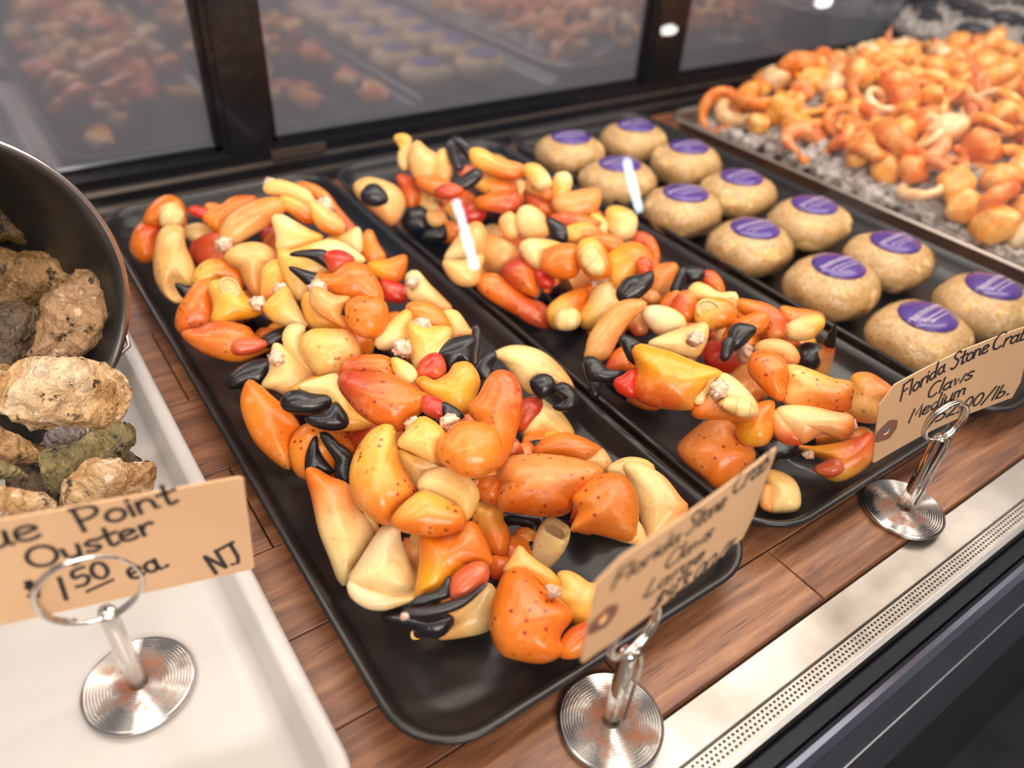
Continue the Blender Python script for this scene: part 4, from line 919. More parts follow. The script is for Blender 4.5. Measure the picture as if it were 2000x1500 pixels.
claw('golden-orange claw pointing down with a bright red thumb and crossed black tips', .14,
 [('O', 'c', 'P', [(650,600),(720,610),(800,600),(870,560),(905,550),(945,590),(985,680),(1000,750),(960,765),(900,765),(850,800),(805,825),(790,870),(740,895),(660,915),(625,930),(640,830),(650,740)], 'yor', 0, dict(ax=(700,900,850,560))),
  ('O', 'c', 'F', [(797,850),(830,800),(880,765),(925,748),(970,755),(985,790),(975,840),(930,895),(880,925),(810,930),(795,890)], 'red', .014),
  ('O', 'c', 'X', [(620,930),(660,908),(740,880),(792,815),(798,870),(790,915),(720,935),(640,960),(600,960)], 'blk', .012),
  ('O', 'c', 'F', [(965,850),(968,862),(900,930),(830,975),(720,1005),(620,1012),(560,1000),(600,975),(700,965),(800,935),(890,905)], 'blk', .022), ('M', 785, 1205, 795, 1203, 14, 'cream', dict(z=.17))])
claw('buff claw with long black fingers lying flat at the front edge of the pile', .045,
 [('O', 'c', 'P', [(755,1000),(800,960),(860,920),(930,870),(980,850),(1010,870),(1030,930),(1010,1000),(1000,1060),(950,1090),(850,1110),(770,1120),(740,1110),(790,1060),(800,1025)], 'co', 0, dict(ax=(1020,940,700,1060))),
  ('O', 'c', 'X', [(470,1005),(500,985),(560,975),(640,995),(760,995),(815,1015),(800,1065),(745,1108),(660,1100),(610,1070),(540,1055),(480,1030)], 'blk', .006), ('F', 805, 1232, 820, 1248, 9, 'cream', dict(bend=.3, tb=9))])
claw('big orange knuckle peppered with dark spots at the front right of the large pile', .10,
 [('O', 'c', 'K', [(1060,810),(1110,780),(1170,790),(1220,840),(1260,880),(1340,940),(1392,995),(1385,1030),(1340,1090),(1330,1130),(1350,1180),(1300,1220),(1230,1235),(1130,1220),(1050,1190),(1010,1120),(995,1040),(1000,960),(1030,880)], 'ors', 0, dict(fat=.8)),
  ('O', 'c', 'A', [(1060,790),(1090,740),(1135,668),(1170,700),(1230,750),(1290,790),(1330,840),(1320,870),(1295,900),(1230,850),(1180,810),(1120,800)], 'yo2', .02),
  ('O', 'c', 'P', [(1290,900),(1330,850),(1325,800),(1370,790),(1420,810),(1480,850),(1540,850),(1560,950),(1540,1050),(1460,1070),(1400,1040),(1350,960)], 'yel', -.02, dict(fat=.7)),
  ('O', 'c', 'F', [(1335,1150),(1360,1100),(1410,1060),(1500,1040),(1510,1100),(1450,1190),(1380,1215),(1330,1200)], 'dor', -.01), ('M', 1072, 1150, 1090, 1158, 26, 'cream', dict(z=.145))])
claw('bent orange claw with spotted round elbow and broken yellow end atop the pile', .24,
 [('O', 'c', 'K', [(740,210),(745,165),(790,110),(830,70),(900,60),(990,80),(1030,110),(1045,170),(1040,230),(1010,290),(960,320),(900,330),(830,310),(790,275),(750,250)], 'ors', .012),
  ('O', 'b', 'P', [(1190,400),(1240,330),(1290,240),(1340,210),(1400,230),(1440,300),(1445,400),(1420,500),(1390,600),(1320,690),(1270,600),(1240,480)], 'dor', -.005, dict(ax=(1340,700,1340,200))),
  ('O', 'c', 'A', [(545,170),(580,110),(650,40),(700,50),(760,100),(775,140),(745,190),(725,250),(690,245),(600,200)], 'yo2', 0), ('M', 792, 838, 820, 818, 26, 'cream', dict(z=.245)), ('M', 862, 832, 890, 818, 30, 'cream', dict(z=.25))])
claw('dark orange-red spotted claw with one glossy red and black finger, left of the upright claw', .21,
 [('O', 'b', 'P', [(555,250),(600,215),(680,222),(780,225),(860,250),(940,310),(985,330),(975,390),(920,440),(860,500),(820,495),(740,470),(660,420),(590,340),(560,295)], 'dr', .006, dict(ax=(560,200,900,480))),
  ('O', 'b', 'K', [(558,245),(570,185),(640,145),(730,135),(800,150),(830,200),(820,245),(700,240),(600,225)], 'rust', 0),
  ('O', 'b', 'F', [(970,335),(1020,345),(1070,370),(1075,440),(1040,445),(965,405)], 'red', .012), ('O', 'b', 'F', [(1060,368),(1110,385),(1158,425),(1155,440),(1110,440),(1062,430)], 'blk', .012),
  ('O', 'b', 'A', [(815,150),(860,160),(910,190),(935,230),(915,268),(860,255),(825,210)], 'gc', .002), ('M', 772, 684, 798, 676, 32, 'cream', dict(z=.235))])
claw('upright yellow claw with a red and black thumb touching its own black tip', .20,
 [('O', 'b', 'P', [(930,260),(975,240),(1020,262),(1090,225),(1120,180),(1180,170),(1215,200),(1240,260),(1222,330),(1200,400),(1130,425),(1050,370),(985,325)], 'yor', 0, dict(ax=(1120,430,1160,120))),
  ('O', 'b', 'F', [(938,245),(948,180),(1000,130),(1050,135),(1075,200),(1050,250),(985,240)], 'red', .012),
  ('O', 'b', 'F', [(1005,135),(1060,80),(1130,50),(1215,42),(1218,100),(1207,195),(1160,178),(1115,195),(1085,230),(1065,180),(1040,150)], 'blk', .016),
  ('O', 'b', 'X', [(1212,5),(1228,-8),(1240,20),(1242,90),(1228,175),(1210,170),(1214,70)], 'blk', .004)])
claw('buff claw curled to the right with worn black pincers, beside the right rim', .11,
 [('O', 'b', 'P', [(1312,130),(1380,95),(1470,95),(1560,130),(1640,200),(1690,270),(1698,320),(1640,300),(1600,280),(1520,290),(1510,325),(1450,290),(1400,220),(1350,160)], 'toe', 0, dict(ax=(1340,120,1690,300))),
  ('O', 'b', 'F', [(1492,260),(1540,228),(1590,240),(1610,290),(1580,330),(1545,345),(1510,315)], 'blk', .016), ('O', 'b', 'X', [(1600,300),(1640,270),(1690,290),(1722,340),(1700,395),(1640,405),(1600,385),(1650,362),(1640,330)], 'blk', .012),
  ('O', 'b', 'K', [(1215,175),(1270,130),(1325,128),(1290,200),(1335,235),(1300,290),(1240,330),(1215,320),(1240,260),(1210,230)], 'blk', -.01)])
claw('cream and red claw half hidden under the curled buff claw', .06,
 [('O', 'b', 'A', [(1440,370),(1520,340),(1570,370),(1640,420),(1700,520),(1640,560),(1560,530),(1480,550),(1430,480)], 'cream', 0), ('O', 'b', 'K', [(1435,370),(1530,345),(1545,410),(1490,480),(1430,500)], 'deep', .02)])
claw('orange-red spotted claw reaching along the left rim behind the black fingers', .085,
 [('O', 'b', 'P', [(78,370),(90,300),(115,258),(160,280),(230,340),(300,400),(350,460),(362,500),(325,550),(330,640),(310,690),(240,650),(150,560),(100,460)], 'or', .01, dict(ax=(320,640,90,280))),
  ('O', 'b', 'K', [(320,560),(350,510),(400,470),(470,480),(560,500),(640,560),(655,600),(560,640),(540,730),(400,740),(340,700),(322,630)], 'ors', 0)])
claw('cream claw with thick glossy black pincers facing left, mid pile', .14,
 [('O', 'b', 'P', [(360,290),(450,250),(550,230),(580,300),(620,380),(700,440),(725,480),(620,500),(545,490),(560,430),(530,370),(500,330),(430,320)], 'cream', 0),
  ('O', 'b', 'K', [(325,305),(400,258),(470,235),(548,222),(545,250),(460,262),(400,295)], 'yred', .012),
  ('O', 'b', 'F', [(272,360),(300,320),(360,308),(430,325),(520,328),(528,360),(480,402),(420,422),(350,417),(290,400)], 'blk', .022), ('O', 'b', 'X', [(393,445),(430,430),(490,415),(530,370),(552,375),(597,440),(587,485),(520,498),(430,478)], 'blk', .014)])
claw('tan prism-shaped arm piece with a frayed white end, left of the spotted knuckle', .12,
 [('O', 'b', 'A', [(240,80),(290,100),(340,150),(420,220),(442,260),(390,310),(310,330),(240,300),(180,285),(215,220),(225,150)], 'toe', 0, dict(fat=.75)), ('O', 'b', 'F', [(5,255),(60,200),(130,165),(220,158),(230,220),(185,280),(100,290),(20,292)], 'blk', -.02),
  ('M', 532, 685, 548, 712, 30, 'cream', dict(z=.16))])
claw('orange spotted knuckle joined to a cream shell collar, middle left', .17,
 [('O', 'b', 'K', [(370,60),(420,15),(520,10),(600,20),(650,80),(655,150),(600,200),(540,240),(450,225),(400,160),(365,110)], 'cor', .008, dict(ax=(360,100,640,100))),
  ('O', 'b', 'A', [(285,30),(320,-12),(385,-5),(375,60),(378,120),(405,170),(435,225),(380,195),(320,130),(288,80)], 'toe', 0)])
claw('coral-red claw bent into a U against the left rim with its open joint showing', .11,
 [('O', 'a', 'K', [(298,850),(308,760),(350,690),(400,620),(480,590),(500,660),(510,760),(492,850),(420,866),(335,885)], 'rust', .01, dict(fat=.8)), ('O', 'a', 'A', [(398,615),(410,540),(460,490),(540,475),(620,500),(662,560),(665,640),(600,600),(540,580),(480,610)], 'gor', .02),
  ('O', 'a', 'P', [(330,890),(430,862),(500,832),(600,830),(700,860),(730,900),(790,940),(830,965),(760,1005),(660,1042),(560,1032),(430,982)], 'dor', 0, dict(ax=(800,960,380,900))),
  ('O', 'a', 'F', [(608,960),(650,920),(760,925),(805,950),(730,995),(630,1003)], 'red', .014), ('O', 'a', 'F', [(775,925),(850,872),(950,850),(1005,852),(930,895),(900,932),(805,965)], 'blk', .008),
  ('O', 'a', 'A', [(478,620),(540,590),(620,590),(660,650),(700,700),(785,750),(740,792),(640,812),(560,832),(498,822),(508,730)], 'yo2', .03), ('D', 435, 572, 462, 552, 42, 'cream', dict(z=.18)), ('M', 492, 588, 515, 598, 28, 'cream', dict(z=.165))])
claw('smooth tan knuckle with a dark crescent seam, behind the U-shaped coral claw', .15,
 [('O', 'a', 'K', [(568,465),(600,420),(680,390),(760,388),(830,420),(862,480),(810,510),(775,580),(770,690),(720,670),(680,600),(650,530),(600,505)], 'tan', 0), ('O', 'a', 'P', [(785,525),(850,480),(892,500),(917,580),(902,660),(830,702),(778,692),(775,600)], 'gor', .01), ('M', 430, 484, 446, 474, 30, 'cream', dict(z=.17))])
claw('tan claw hanging nose-down at the far left corner with a round pale joint on top', .13,
 [('O', 'a', 'P', [(200,340),(230,300),(300,290),(335,310),(345,400),(380,480),(405,560),(392,632),(330,622),(292,600),(262,640),(300,695),(340,702),(300,716),(240,680),(190,600),(175,500),(185,400)], 'peach', 0),
  ('O', 'a', 'A', [(118,275),(140,200),(200,140),(260,122),(320,150),(350,215),(345,290),(300,300),(225,302),(190,290)], 'or', .03), ('O', 'a', 'J', [(215,190),(260,165),(305,172),(335,220),(330,275),(290,295),(228,295),(208,250)], 'sock', .05),
  ('O', 'a', 'K', [(43,400),(60,330),(100,280),(180,285),(203,300),(190,420),(170,480),(110,492),(60,450)], 'dor', -.02), ('O', 'a', 'F', [(295,612),(340,625),(395,640),(372,692),(330,680)], 'blk', -.01)])
claw('long tan claw slanting up to the right along the back of the large pile', .20,
 [('O', 'a', 'P', [(543,330),(570,260),(640,200),(740,150),(860,130),(902,160),(907,200),(860,240),(800,290),(700,350),(620,395),(550,372)], 'tan', 0), ('O', 'a', 'K', [(880,120),(960,130),(1040,180),(1082,230),(1062,272),(1000,262),(930,212),(888,182)], 'gor', .008), ('M', 432, 484, 446, 470, 26, 'cream', dict(z=.18))])
claw('orange claw with stubby pinkish tips at the far back left', .15,
 [('O', 'a', 'P', [(470,215),(560,170),(620,130),(740,130),(700,180),(640,230),(560,280),(540,322),(480,290),(450,250)], 'dor', 0), ('O', 'a', 'F', [(370,200),(400,180),(460,200),(500,225),(480,250),(430,240),(385,220)], 'red', .01), ('O', 'a', 'X', [(460,175),(500,165),(560,190),(540,225),(490,215)], 'or', .01)])
claw('crusty yellow crushed claw at the back of the large pile', .24,
 [('O', 'a', 'A', [(788,65),(830,42),(870,35),(960,60),(1040,100),(1070,150),(1185,200),(1160,225),(1080,190),(960,140),(880,115),(800,102)], 'gc', 0), ('D', 640, 438, 652, 424, 46, 'cream', dict(z=.22)), ('M', 620, 396, 648, 410, 34, 'cream', dict(z=.24)), ('M', 522, 365, 536, 358, 26, 'cream', dict(z=.25)), ('O', 'a', 'K', [(1040,150),(1120,190),(1200,240),(1240,300),(1200,340),(1110,310),(1060,240)], 'gor', -.015)])
claw('deep orange arched claw along the back right of the large pile', .18,
 [('O', 'a', 'P', [(975,52),(1060,60),(1140,110),(1200,190),(1260,260),(1298,310),(1250,340),(1200,250),(1130,180),(1050,120)], 'dor', 0), ('O', 'a', 'A', [(1140,360),(1230,340),(1310,300),(1332,370),(1322,440),(1250,410)], 'gc', -.01)])
claw('large flat cream arm plate lying centre back of the large pile', .19,
 [('O', 'a', 'A', [(835,245),(880,228),(960,270),(1050,320),(1115,350),(1060,385),(980,415),(900,432),(863,422),(858,340)], 'cream', .015, dict(fat=.6)), ('O', 'a', 'P', [(868,432),(950,428),(1080,385),(1160,368),(1250,400),(1350,482),(1260,500),(1100,560),(1050,620),(1000,702),(950,672),(900,560)], 'gc', 0, dict(fat=.5))])
claw('orange spotted claw with two open black-tipped pincers pointing left, centre of pile', .22,
 [('O', 'a', 'P', [(1048,610),(1080,560),(1170,560),(1250,500),(1350,510),(1402,570),(1445,660),(1440,750),(1330,710),(1260,700),(1150,655),(1060,630)], 'or', 0), ('O', 'a', 'F', [(1125,450),(1180,428),(1240,438),(1290,480),(1235,535),(1170,550),(1140,500)], 'red', .01),
  ('O', 'a', 'F', [(933,450),(1000,430),(1130,430),(1150,500),(1175,545),(1110,503),(1030,463)], 'blk', .012), ('O', 'a', 'X', [(928,520),(980,530),(1060,553),(1155,572),(1080,600),(1042,625),(980,572)], 'blk', .006),
  ('O', 'a', 'K', [(1248,735),(1300,690),(1400,688),(1462,720),(1478,800),(1452,880),(1390,912),(1320,892),(1260,832)], 'ors', .012), ('O', 'a', 'A', [(1058,640),(1100,635),(1180,680),(1262,690),(1225,740),(1212,800),(1245,855),(1130,802),(1048,722)], 'tan', .008), ('M', 612, 565, 630, 560, 30, 'cream', dict(z=.24))])
claw('small orange chip of claw standing by the right rim near the back', .11,
 [('O', 'a', 'P', [(1328,400),(1350,330),(1385,318),(1420,390),(1462,470),(1380,502),(1338,450)], 'or', .01), ('O', 'a', 'A', [(1368,500),(1480,480),(1577,458),(1567,560),(1530,602),(1400,562)], 'yor', 0)])
claw('small dark red finger tucked behind the orange spotted claw', .08, [('O', 'a', 'F', [(1440,590),(1520,608),(1582,640),(1572,712),(1480,702),(1450,642)], 'red', 0)])
claw('cream triangular arm piece with a crumbly end beside the right rim', .12, [('O', 'a', 'A', [(1588,560),(1640,543),(1700,610),(1790,700),(1832,750),(1790,772),(1700,732),(1600,692),(1583,620)], 'toe', 0), ('M', 800, 555, 812, 548, 24, 'cream', dict(z=.15))])
claw('upright cream arm segment with a torn top, in front of an orange knuckle', .20,
 [('O', 'a', 'K', [(1583,740),(1640,713),(1720,728),(1790,780),(1820,860),(1700,870),(1610,830)], 'or', 0), ('O', 'a', 'A', [(1588,880),(1608,822),(1700,852),(1822,860),(1817,960),(1792,1080),(1740,1162),(1640,1102),(1600,980)], 'gc', .012), ('O', 'a', 'A', [(1408,920),(1480,840),(1580,760),(1612,800),(1592,870),(1582,950),(1500,972),(1428,972)], 'cream', .002),
  ('O', 'a', 'P', [(1790,770),(1860,768),(1922,850),(1942,892),(1850,922),(1820,902),(1812,840)], 'gor', -.04), ('M', 812, 632, 835, 636, 30, 'cream', dict(z=.245)), ('M', 785, 690, 800, 678, 30, 'cream', dict(z=.20))])
claw('pale yellow triangular shell piece in the middle of the large pile', .16, [('O', 'a', 'A', [(788,740),(850,670),(910,633),(952,700),(1012,820),(1022,852),(900,842),(820,802)], 'gc', .006), ('O', 'a', 'P', [(1000,720),(1040,660),(1130,740),(1232,850),(1130,872),(1040,842)], 'yel', -.02), ('M', 540, 568, 556, 562, 24, 'cream', dict(z=.18))])
claw('long peach spotted claw pointing left with a matching spotted elbow, right side of the pile', .14,
 [('O', 'c', 'P', [(1065,245),(1130,225),(1260,222),(1400,240),(1500,270),(1540,300),(1520,360),(1450,420),(1400,460),(1390,485),(1340,515),(1240,517),(1130,502),(1060,492),(1030,460),(1038,400),(1050,350),(1028,330),(1040,280)], 'pr', .004, dict(ax=(1200,220,1200,520))),
  ('O', 'c', 'X', [(933,380),(960,340),(1010,325),(1060,335),(1075,350),(1055,400),(1035,452),(980,452),(938,422)], 'ors', -.01), ('O', 'c', 'K', [(1398,440),(1440,390),(1500,340),(1570,313),(1640,328),(1690,390),(1712,460),(1712,560),(1700,622),(1670,642),(1600,627),(1500,602),(1400,592),(1393,575),(1425,500)], 'ors', .018, dict(fat=.75)),
  ('O', 'c', 'A', [(1700,540),(1730,570),(1757,640),(1742,662),(1660,645),(1600,622),(1690,610)], 'peach', .0)])
claw('smooth yellow-tan palm leaning behind the large claw card', .11,
 [('O', 'c', 'P', [(1648,275),(1700,258),(1780,290),(1850,340),(1920,430),(1955,485),(1860,600),(1762,650),(1740,560),(1715,450),(1680,360)], 'co', 0, dict(ax=(1690,280,2050,560))), ('O', 'c', 'K', [(1568,295),(1620,250),(1690,236),(1760,253),(1795,290),(1700,275),(1665,300),(1672,345),(1640,335),(1600,320)], 'cream', -.01)])
claw('glossy orange-red claw behind the long peach claw', .09,
 [('O', 'c', 'P', [(1203,218),(1230,170),(1290,130),(1360,118),(1440,138),(1500,168),(1532,190),(1500,225),(1450,250),(1350,240),(1300,235)], 'ors', .01), ('O', 'c', 'A', [(1430,250),(1480,212),(1530,188),(1562,220),(1587,270),(1562,302),(1500,290)], 'peach', 0)])
claw('broken black pincers with a ragged cream shell shard in the right hollow of the pile', .05,
 [('O', 'c', 'F', [(1045,510),(1140,498),(1252,520),(1252,600),(1202,662),(1150,640),(1190,590),(1130,560),(1060,560)], 'blk', .01), ('O', 'c', 'X', [(1060,640),(1110,640),(1200,640),(1230,670),(1150,720),(1075,705)], 'blk', 0), ('A', 1050, 1110, 1088, 1032, 60, 'pale', dict(cut='hollow', z=(.03, .09)))])
claw('orange claw under the C-shaped yellow claw, right side', .09, [('O', 'c', 'P', [(915,470),(980,455),(1050,480),(1055,540),(1082,590),(1082,680),(1062,722),(1010,702),(960,640),(915,560)], 'gor', 0), ('O', 'c', 'K', [(1000,720),(1050,712),(1088,740),(1070,800),(1010,830),(995,780)], 'dor', -.03)])
claw('gold arm piece filling the gap beneath the top bent claw', .13, [('O', 'c', 'A', [(550,200),(620,230),(720,270),(740,300),(680,330),(640,390),(600,330),(560,260)], 'gc', 0), ('K', 870, 1080, 800, 1055, 70, 'toe', dict(z=.06))])
claw('red claw deep at the back left of the large pile', .08, [('K', 375, 490, 470, 500, 70, 'deep', dict()), ('O', 'a', 'A', [(335,310),(400,280),(460,290),(530,340),(500,370),(420,385),(350,350)], 'toe', .02), ('K', 520, 455, 600, 490, 60, 'red', dict(z=.09))])
claw('orange and black claw low in the middle of the large pile', .06, [('P', 760, 620, 800, 700, 80, 'dor', dict(tb=.6)), ('K', 660, 900, 760, 960, 90, 'or', dict(z=.05)), ('K', 960, 850, 1010, 900, 60, 'deep', dict(z=.09)), ('K', 820, 980, 900, 1040, 90, 'or', dict(z=.06))])
claw('rust claw low under the dark spotted claw', .10, [('K', 690, 820, 780, 900, 90, 'deep', dict(z=.10)), ('K', 610, 620, 720, 690, 80, 'or', dict(z=.09)), ('K', 480, 590, 560, 640, 60, 'blk', dict(z=.05)), ('K', 540, 470, 640, 560, 110, 'or', dict(z=.09)), ('K', 600, 740, 700, 800, 90, 'tan', dict(z=.06))])
# ---- tray two
GM = 'medium stone crab claws'
def c2(label, z, segs): return claw(label, z, segs, GM)
c2('golden claw streaked red with an open hollow arm end, front left of the medium pile', .19,
 [('O', 'd', 'P', [(388,470),(430,438),(520,460),(620,490),(740,540),(860,580),(885,605),(840,625),(800,690),(760,730),(730,765),(715,795),(600,795),(480,772),(408,730),(392,680),(418,600),(408,540)], 'yred', .008, dict(ax=(640,480,560,850))),
  ('O', 'd', 'X', [(316,400),(345,388),(422,430),(402,465),(412,545),(370,522),(330,442)], 'blk', .02), ('O', 'd', 'F', [(288,640),(340,610),(405,580),(408,725),(350,722),(300,690)], 'red', -.005), ('O', 'd', 'F', [(115,525),(170,508),(250,578),(345,588),(305,632),(220,642),(140,622)], 'blk', -.02),
  ('O', 'd', 'A', [(800,725),(830,650),(880,600),(940,620),(1020,690),(1082,780),(1072,842),(1020,866),(900,852),(740,842),(725,780)], 'co', 0, dict(ax=(950,640,850,900))), ('O', 'd', 'J', [(872,765),(930,732),(1010,742),(1068,792),(1058,830),(1000,838),(920,805)], 'sock', .022), ('O', 'd', 'J', [(728,745),(790,610),(852,600),(805,690),(772,765)], 'pale', .02), ('M', 1395, 768, 1412, 756, 34, 'cream', dict(z=.225))])
c2('arched tan claw with a black tip at the left rim of the medium tray', .15,
 [('O', 'd', 'P', [(128,475),(150,390),(220,290),(300,210),(400,188),(462,210),(420,260),(345,340),(295,420),(245,512),(160,524),(122,502)], 'tan', 0), ('O', 'd', 'F', [(140,620),(200,610),(210,680),(180,740),(150,700)], 'blk', -.04), ('O', 'd', 'K', [(245,580),(280,490),(350,450),(400,500),(390,590),(330,600)], 'rust', -.03)])
c2('smooth cream knuckle piece between the arched claw and the joint disc', .17, [('O', 'd', 'K', [(436,252),(500,223),(600,238),(672,290),(682,342),(642,372),(560,392),(480,332)], 'pale', 0), ('O', 'd', 'A', [(400,250),(440,240),(470,310),(460,370),(400,380),(370,320)], 'tanr', -.03)])
c2('cream arm segment with a round frayed hole, above the golden streaked claw', .20, [('O', 'd', 'A', [(478,432),(580,380),(700,340),(790,318),(807,360),(792,430),(742,502),(660,492),(580,472)], 'toe', 0), ('M', 1350, 668, 1368, 655, 30, 'cream', dict(z=.225))])
c2('bent orange claw with a spotted elbow and tan end, right of the golden claw', .19,
 [('O', 'd', 'K', [(1037,545),(1058,490),(1120,478),(1190,498),(1252,560),(1245,640),(1225,745),(1150,715),(1080,645),(1042,595)], 'ors', .012), ('O', 'd', 'A', [(1065,465),(1110,420),(1200,413),(1280,448),(1317,510),(1292,548),(1232,545),(1190,505),(1110,485)], 'tan', 0), ('O', 'd', 'P', [(1238,565),(1300,556),(1400,588),(1500,628),(1612,658),(1605,760),(1592,802),(1500,812),(1350,792),(1228,752),(1248,640)], 'cor', .0, dict(ax=(1400,550,1400,820)))])
c2('thin pale finger with orange and black tip standing at the right rim', .12, [('F', 1600, 735, 1632, 632, 34, 'creamo', dict(tb=.62, z=(.08, .22))), ('O', 'd', 'P', [(1300,470),(1350,430),(1430,440),(1455,480),(1440,540),(1380,580),(1310,560),(1300,510)], 'blk', 0), ('O', 'd', 'K', [(1240,425),(1300,420),(1330,450),(1290,470)], 'or', .0)])
c2('bulky tan arm piece at the front right of the medium pile', .14, [('O', 'd', 'A', [(1588,800),(1600,700),(1618,612),(1700,598),(1780,640),(1842,700),(1790,770),(1770,860),(1680,868),(1608,845)], 'gor', 0)])
c2('cream arm with a long frayed end lying over yellow shell, front of the medium pile', .15,
 [('O', 'd', 'A', [(1198,795),(1290,778),(1400,788),(1500,812),(1610,842),(1612,920),(1560,962),(1440,932),(1335,985),(1262,922),(1202,852)], 'co', .01, dict(ax=(1300,780,1400,1050))), ('O', 'd', 'P', [(965,905),(1010,820),(1090,768),(1172,758),(1165,850),(1165,935),(1120,995),(1010,992)], 'yor', -.01), ('O', 'd', 'J', [(1162,805),(1235,835),(1312,900),(1335,985),(1240,988),(1178,930)], 'tanr', -.005), ('M', 1640, 838, 1668, 832, 34, 'cream', dict(z=.165)), ('K', 1470, 865, 1560, 878, 44, 'blk', dict(z=.07))])
c2('red-orange claw under a clear plastic edge at the front right of the tray', .06, [('O', 'd', 'P', [(1300,1002),(1400,1010),(1540,990),(1640,960),(1722,930),(1725,1050),(1682,1122),(1570,1192),(1490,1192),(1400,1132),(1470,1090),(1400,1050)], 'yred', 0), ('O', 'd', 'F', [(1408,1122),(1520,1078),(1562,1130),(1500,1172),(1420,1152)], 'red', .02), ('M', 1572, 885, 1586, 890, 18, 'cream', dict(z=.10)), ('O', 'd', 'K', [(1600,930),(1660,900),(1720,930),(1700,1000),(1620,1010)], 'peach', .02)])
c2('broad orange-tan palm with dark freckles behind the large claw card', .08, [('O', 'd', 'P', [(643,1002),(680,960),(780,880),(880,853),(925,870),(995,950),(1070,1050),(1000,1150),(860,1230),(780,1172),(700,1112),(648,1052)], 'pr', 0, dict(ax=(820,850,820,1250)))])
c2('pale yellow end piece alone at the front corner of the medium tray', .04, [('O', 'd', 'A', [(1130,1150),(1200,1148),(1280,1190),(1317,1260),(1312,1352),(1230,1372),(1140,1362),(1150,1280)], 'gc', .004), ('O', 'd', 'K', [(1110,1240),(1150,1220),(1175,1290),(1165,1362),(1105,1340)], 'tan', 0)])
c2('small orange claw piece with a pale oval open end near the right rim', .16, [('O', 'd', 'K', [(1215,232),(1300,240),(1380,250),(1442,270),(1457,312),(1420,352),(1340,345),(1250,340)], 'dor', 0), ('O', 'd', 'J', [(1238,342),(1300,300),(1400,270),(1447,290),(1452,332),(1400,392),(1320,412),(1248,392)], 'cream', .012)])
c2('orange claw with splayed black fingers in the middle of the medium pile', .18, [('O', 'd', 'P', [(888,425),(930,330),(1000,290),(1090,258),(1140,270),(1130,340),(1050,390),(960,425)], 'or', .005), ('O', 'd', 'K', [(975,190),(1050,195),(1150,220),(1230,280),(1240,350),(1220,395),(1140,400),(1110,300),(1000,260)], 'dor', 0),
  ('O', 'd', 'F', [(940,340),(985,320),(1075,345),(1040,400),(990,450),(940,470),(920,400)], 'blk', .022), ('O', 'd', 'X', [(885,470),(900,410),(940,400),(945,470),(905,525),(882,510)], 'blk', .018), ('M', 1445, 680, 1462, 698, 34, 'cream', dict(z=.16))])
c2('pale round joint disc ringed with orange shell, upper middle of the medium pile', .19, [('O', 'd', 'A', [(700,140),(740,95),(800,110),(870,150),(960,150),(970,200),(950,260),(880,240),(820,190),(740,190)], 'gc', 0), ('O', 'd', 'K', [(600,240),(640,160),(700,140),(740,190),(745,290),(700,310),(640,300)], 'rust', -.01), ('O', 'd', 'P', [(740,300),(760,200),(880,180),(960,230),(950,300),(880,345),(780,345)], 'gor', .006), ('D', 1376, 622, 1390, 588, 46, 'cream', dict(z=.215)), ('D', 1426, 595, 1430, 580, 20, 'or', dict(z=.215))])
c2('black-fingered claw with an orange knuckle behind the joint disc', .15, [('O', 'd', 'P', [(540,220),(590,160),(640,140),(660,180),(620,240),(560,250)], 'or', 0), ('O', 'd', 'F', [(600,140),(650,20),(680,15),(670,90),(640,150)], 'blk', .015), ('O', 'd', 'X', [(670,10),(770,15),(785,60),(730,90),(690,80)], 'blk', .01), ('O', 'd', 'K', [(770,40),(830,30),(880,80),(895,150),(830,130),(780,90)], 'rust', 0)])
c2('red claw low in the middle of the medium tray', .08, [('K', 1240, 690, 1330, 730, 70, 'deep', dict()), ('K', 1380, 680, 1440, 720, 70, 'red', dict(z=.09)), ('K', 1430, 720, 1480, 780, 60, 'tan', dict(z=.07)), ('K', 1480, 640, 1560, 660, 50, 'or', dict(z=.09)), ('P', 1300, 790, 1180, 730, 60, 'dor', dict(z=.06, tb=.5))])
c2('long red-orange claw lying along the left rim, ending in a pale round joint', .08, [('O', 'e', 'P', [(763,870),(800,848),(880,848),(960,900),(1060,980),(1140,1010),(1182,1060),(1172,1142),(1080,1122),(980,1062),(860,992),(788,932)], 'dor', 0), ('O', 'e', 'A', [(1170,1050),(1230,980),(1340,930),(1395,940),(1380,1000),(1350,1080),(1290,1140),(1200,1140)], 'gor', .01), ('O', 'e', 'J', [(1215,1080),(1250,1040),(1320,1040),(1352,1090),(1330,1140),(1270,1155),(1220,1140)], 'sock', .03)])
c2('cream bulb-shaped arm piece in the middle of the tray, narrow end up', .11, [('O', 'e', 'A', [(1348,1082),(1400,990),(1455,890),(1522,895),(1572,990),(1585,1060),(1545,1122),(1450,1152),(1368,1142)], 'gc', 0), ('M', 1165, 552, 1185, 545, 36, 'cream', dict(z=.15)), ('K', 1145, 645, 1180, 645, 28, 'tanr', dict(z=.06))])
c2('tall oval pale joint face with an orange rim above the cream bulb', .20, [('O', 'e', 'K', [(1338,695),(1380,648),(1450,660),(1505,740),(1525,835),(1470,872),(1400,855),(1348,785)], 'gor', 0), ('O', 'e', 'J', [(1350,720),(1390,690),(1440,710),(1480,780),(1480,840),(1420,845),(1365,790)], 'sock', .014)])
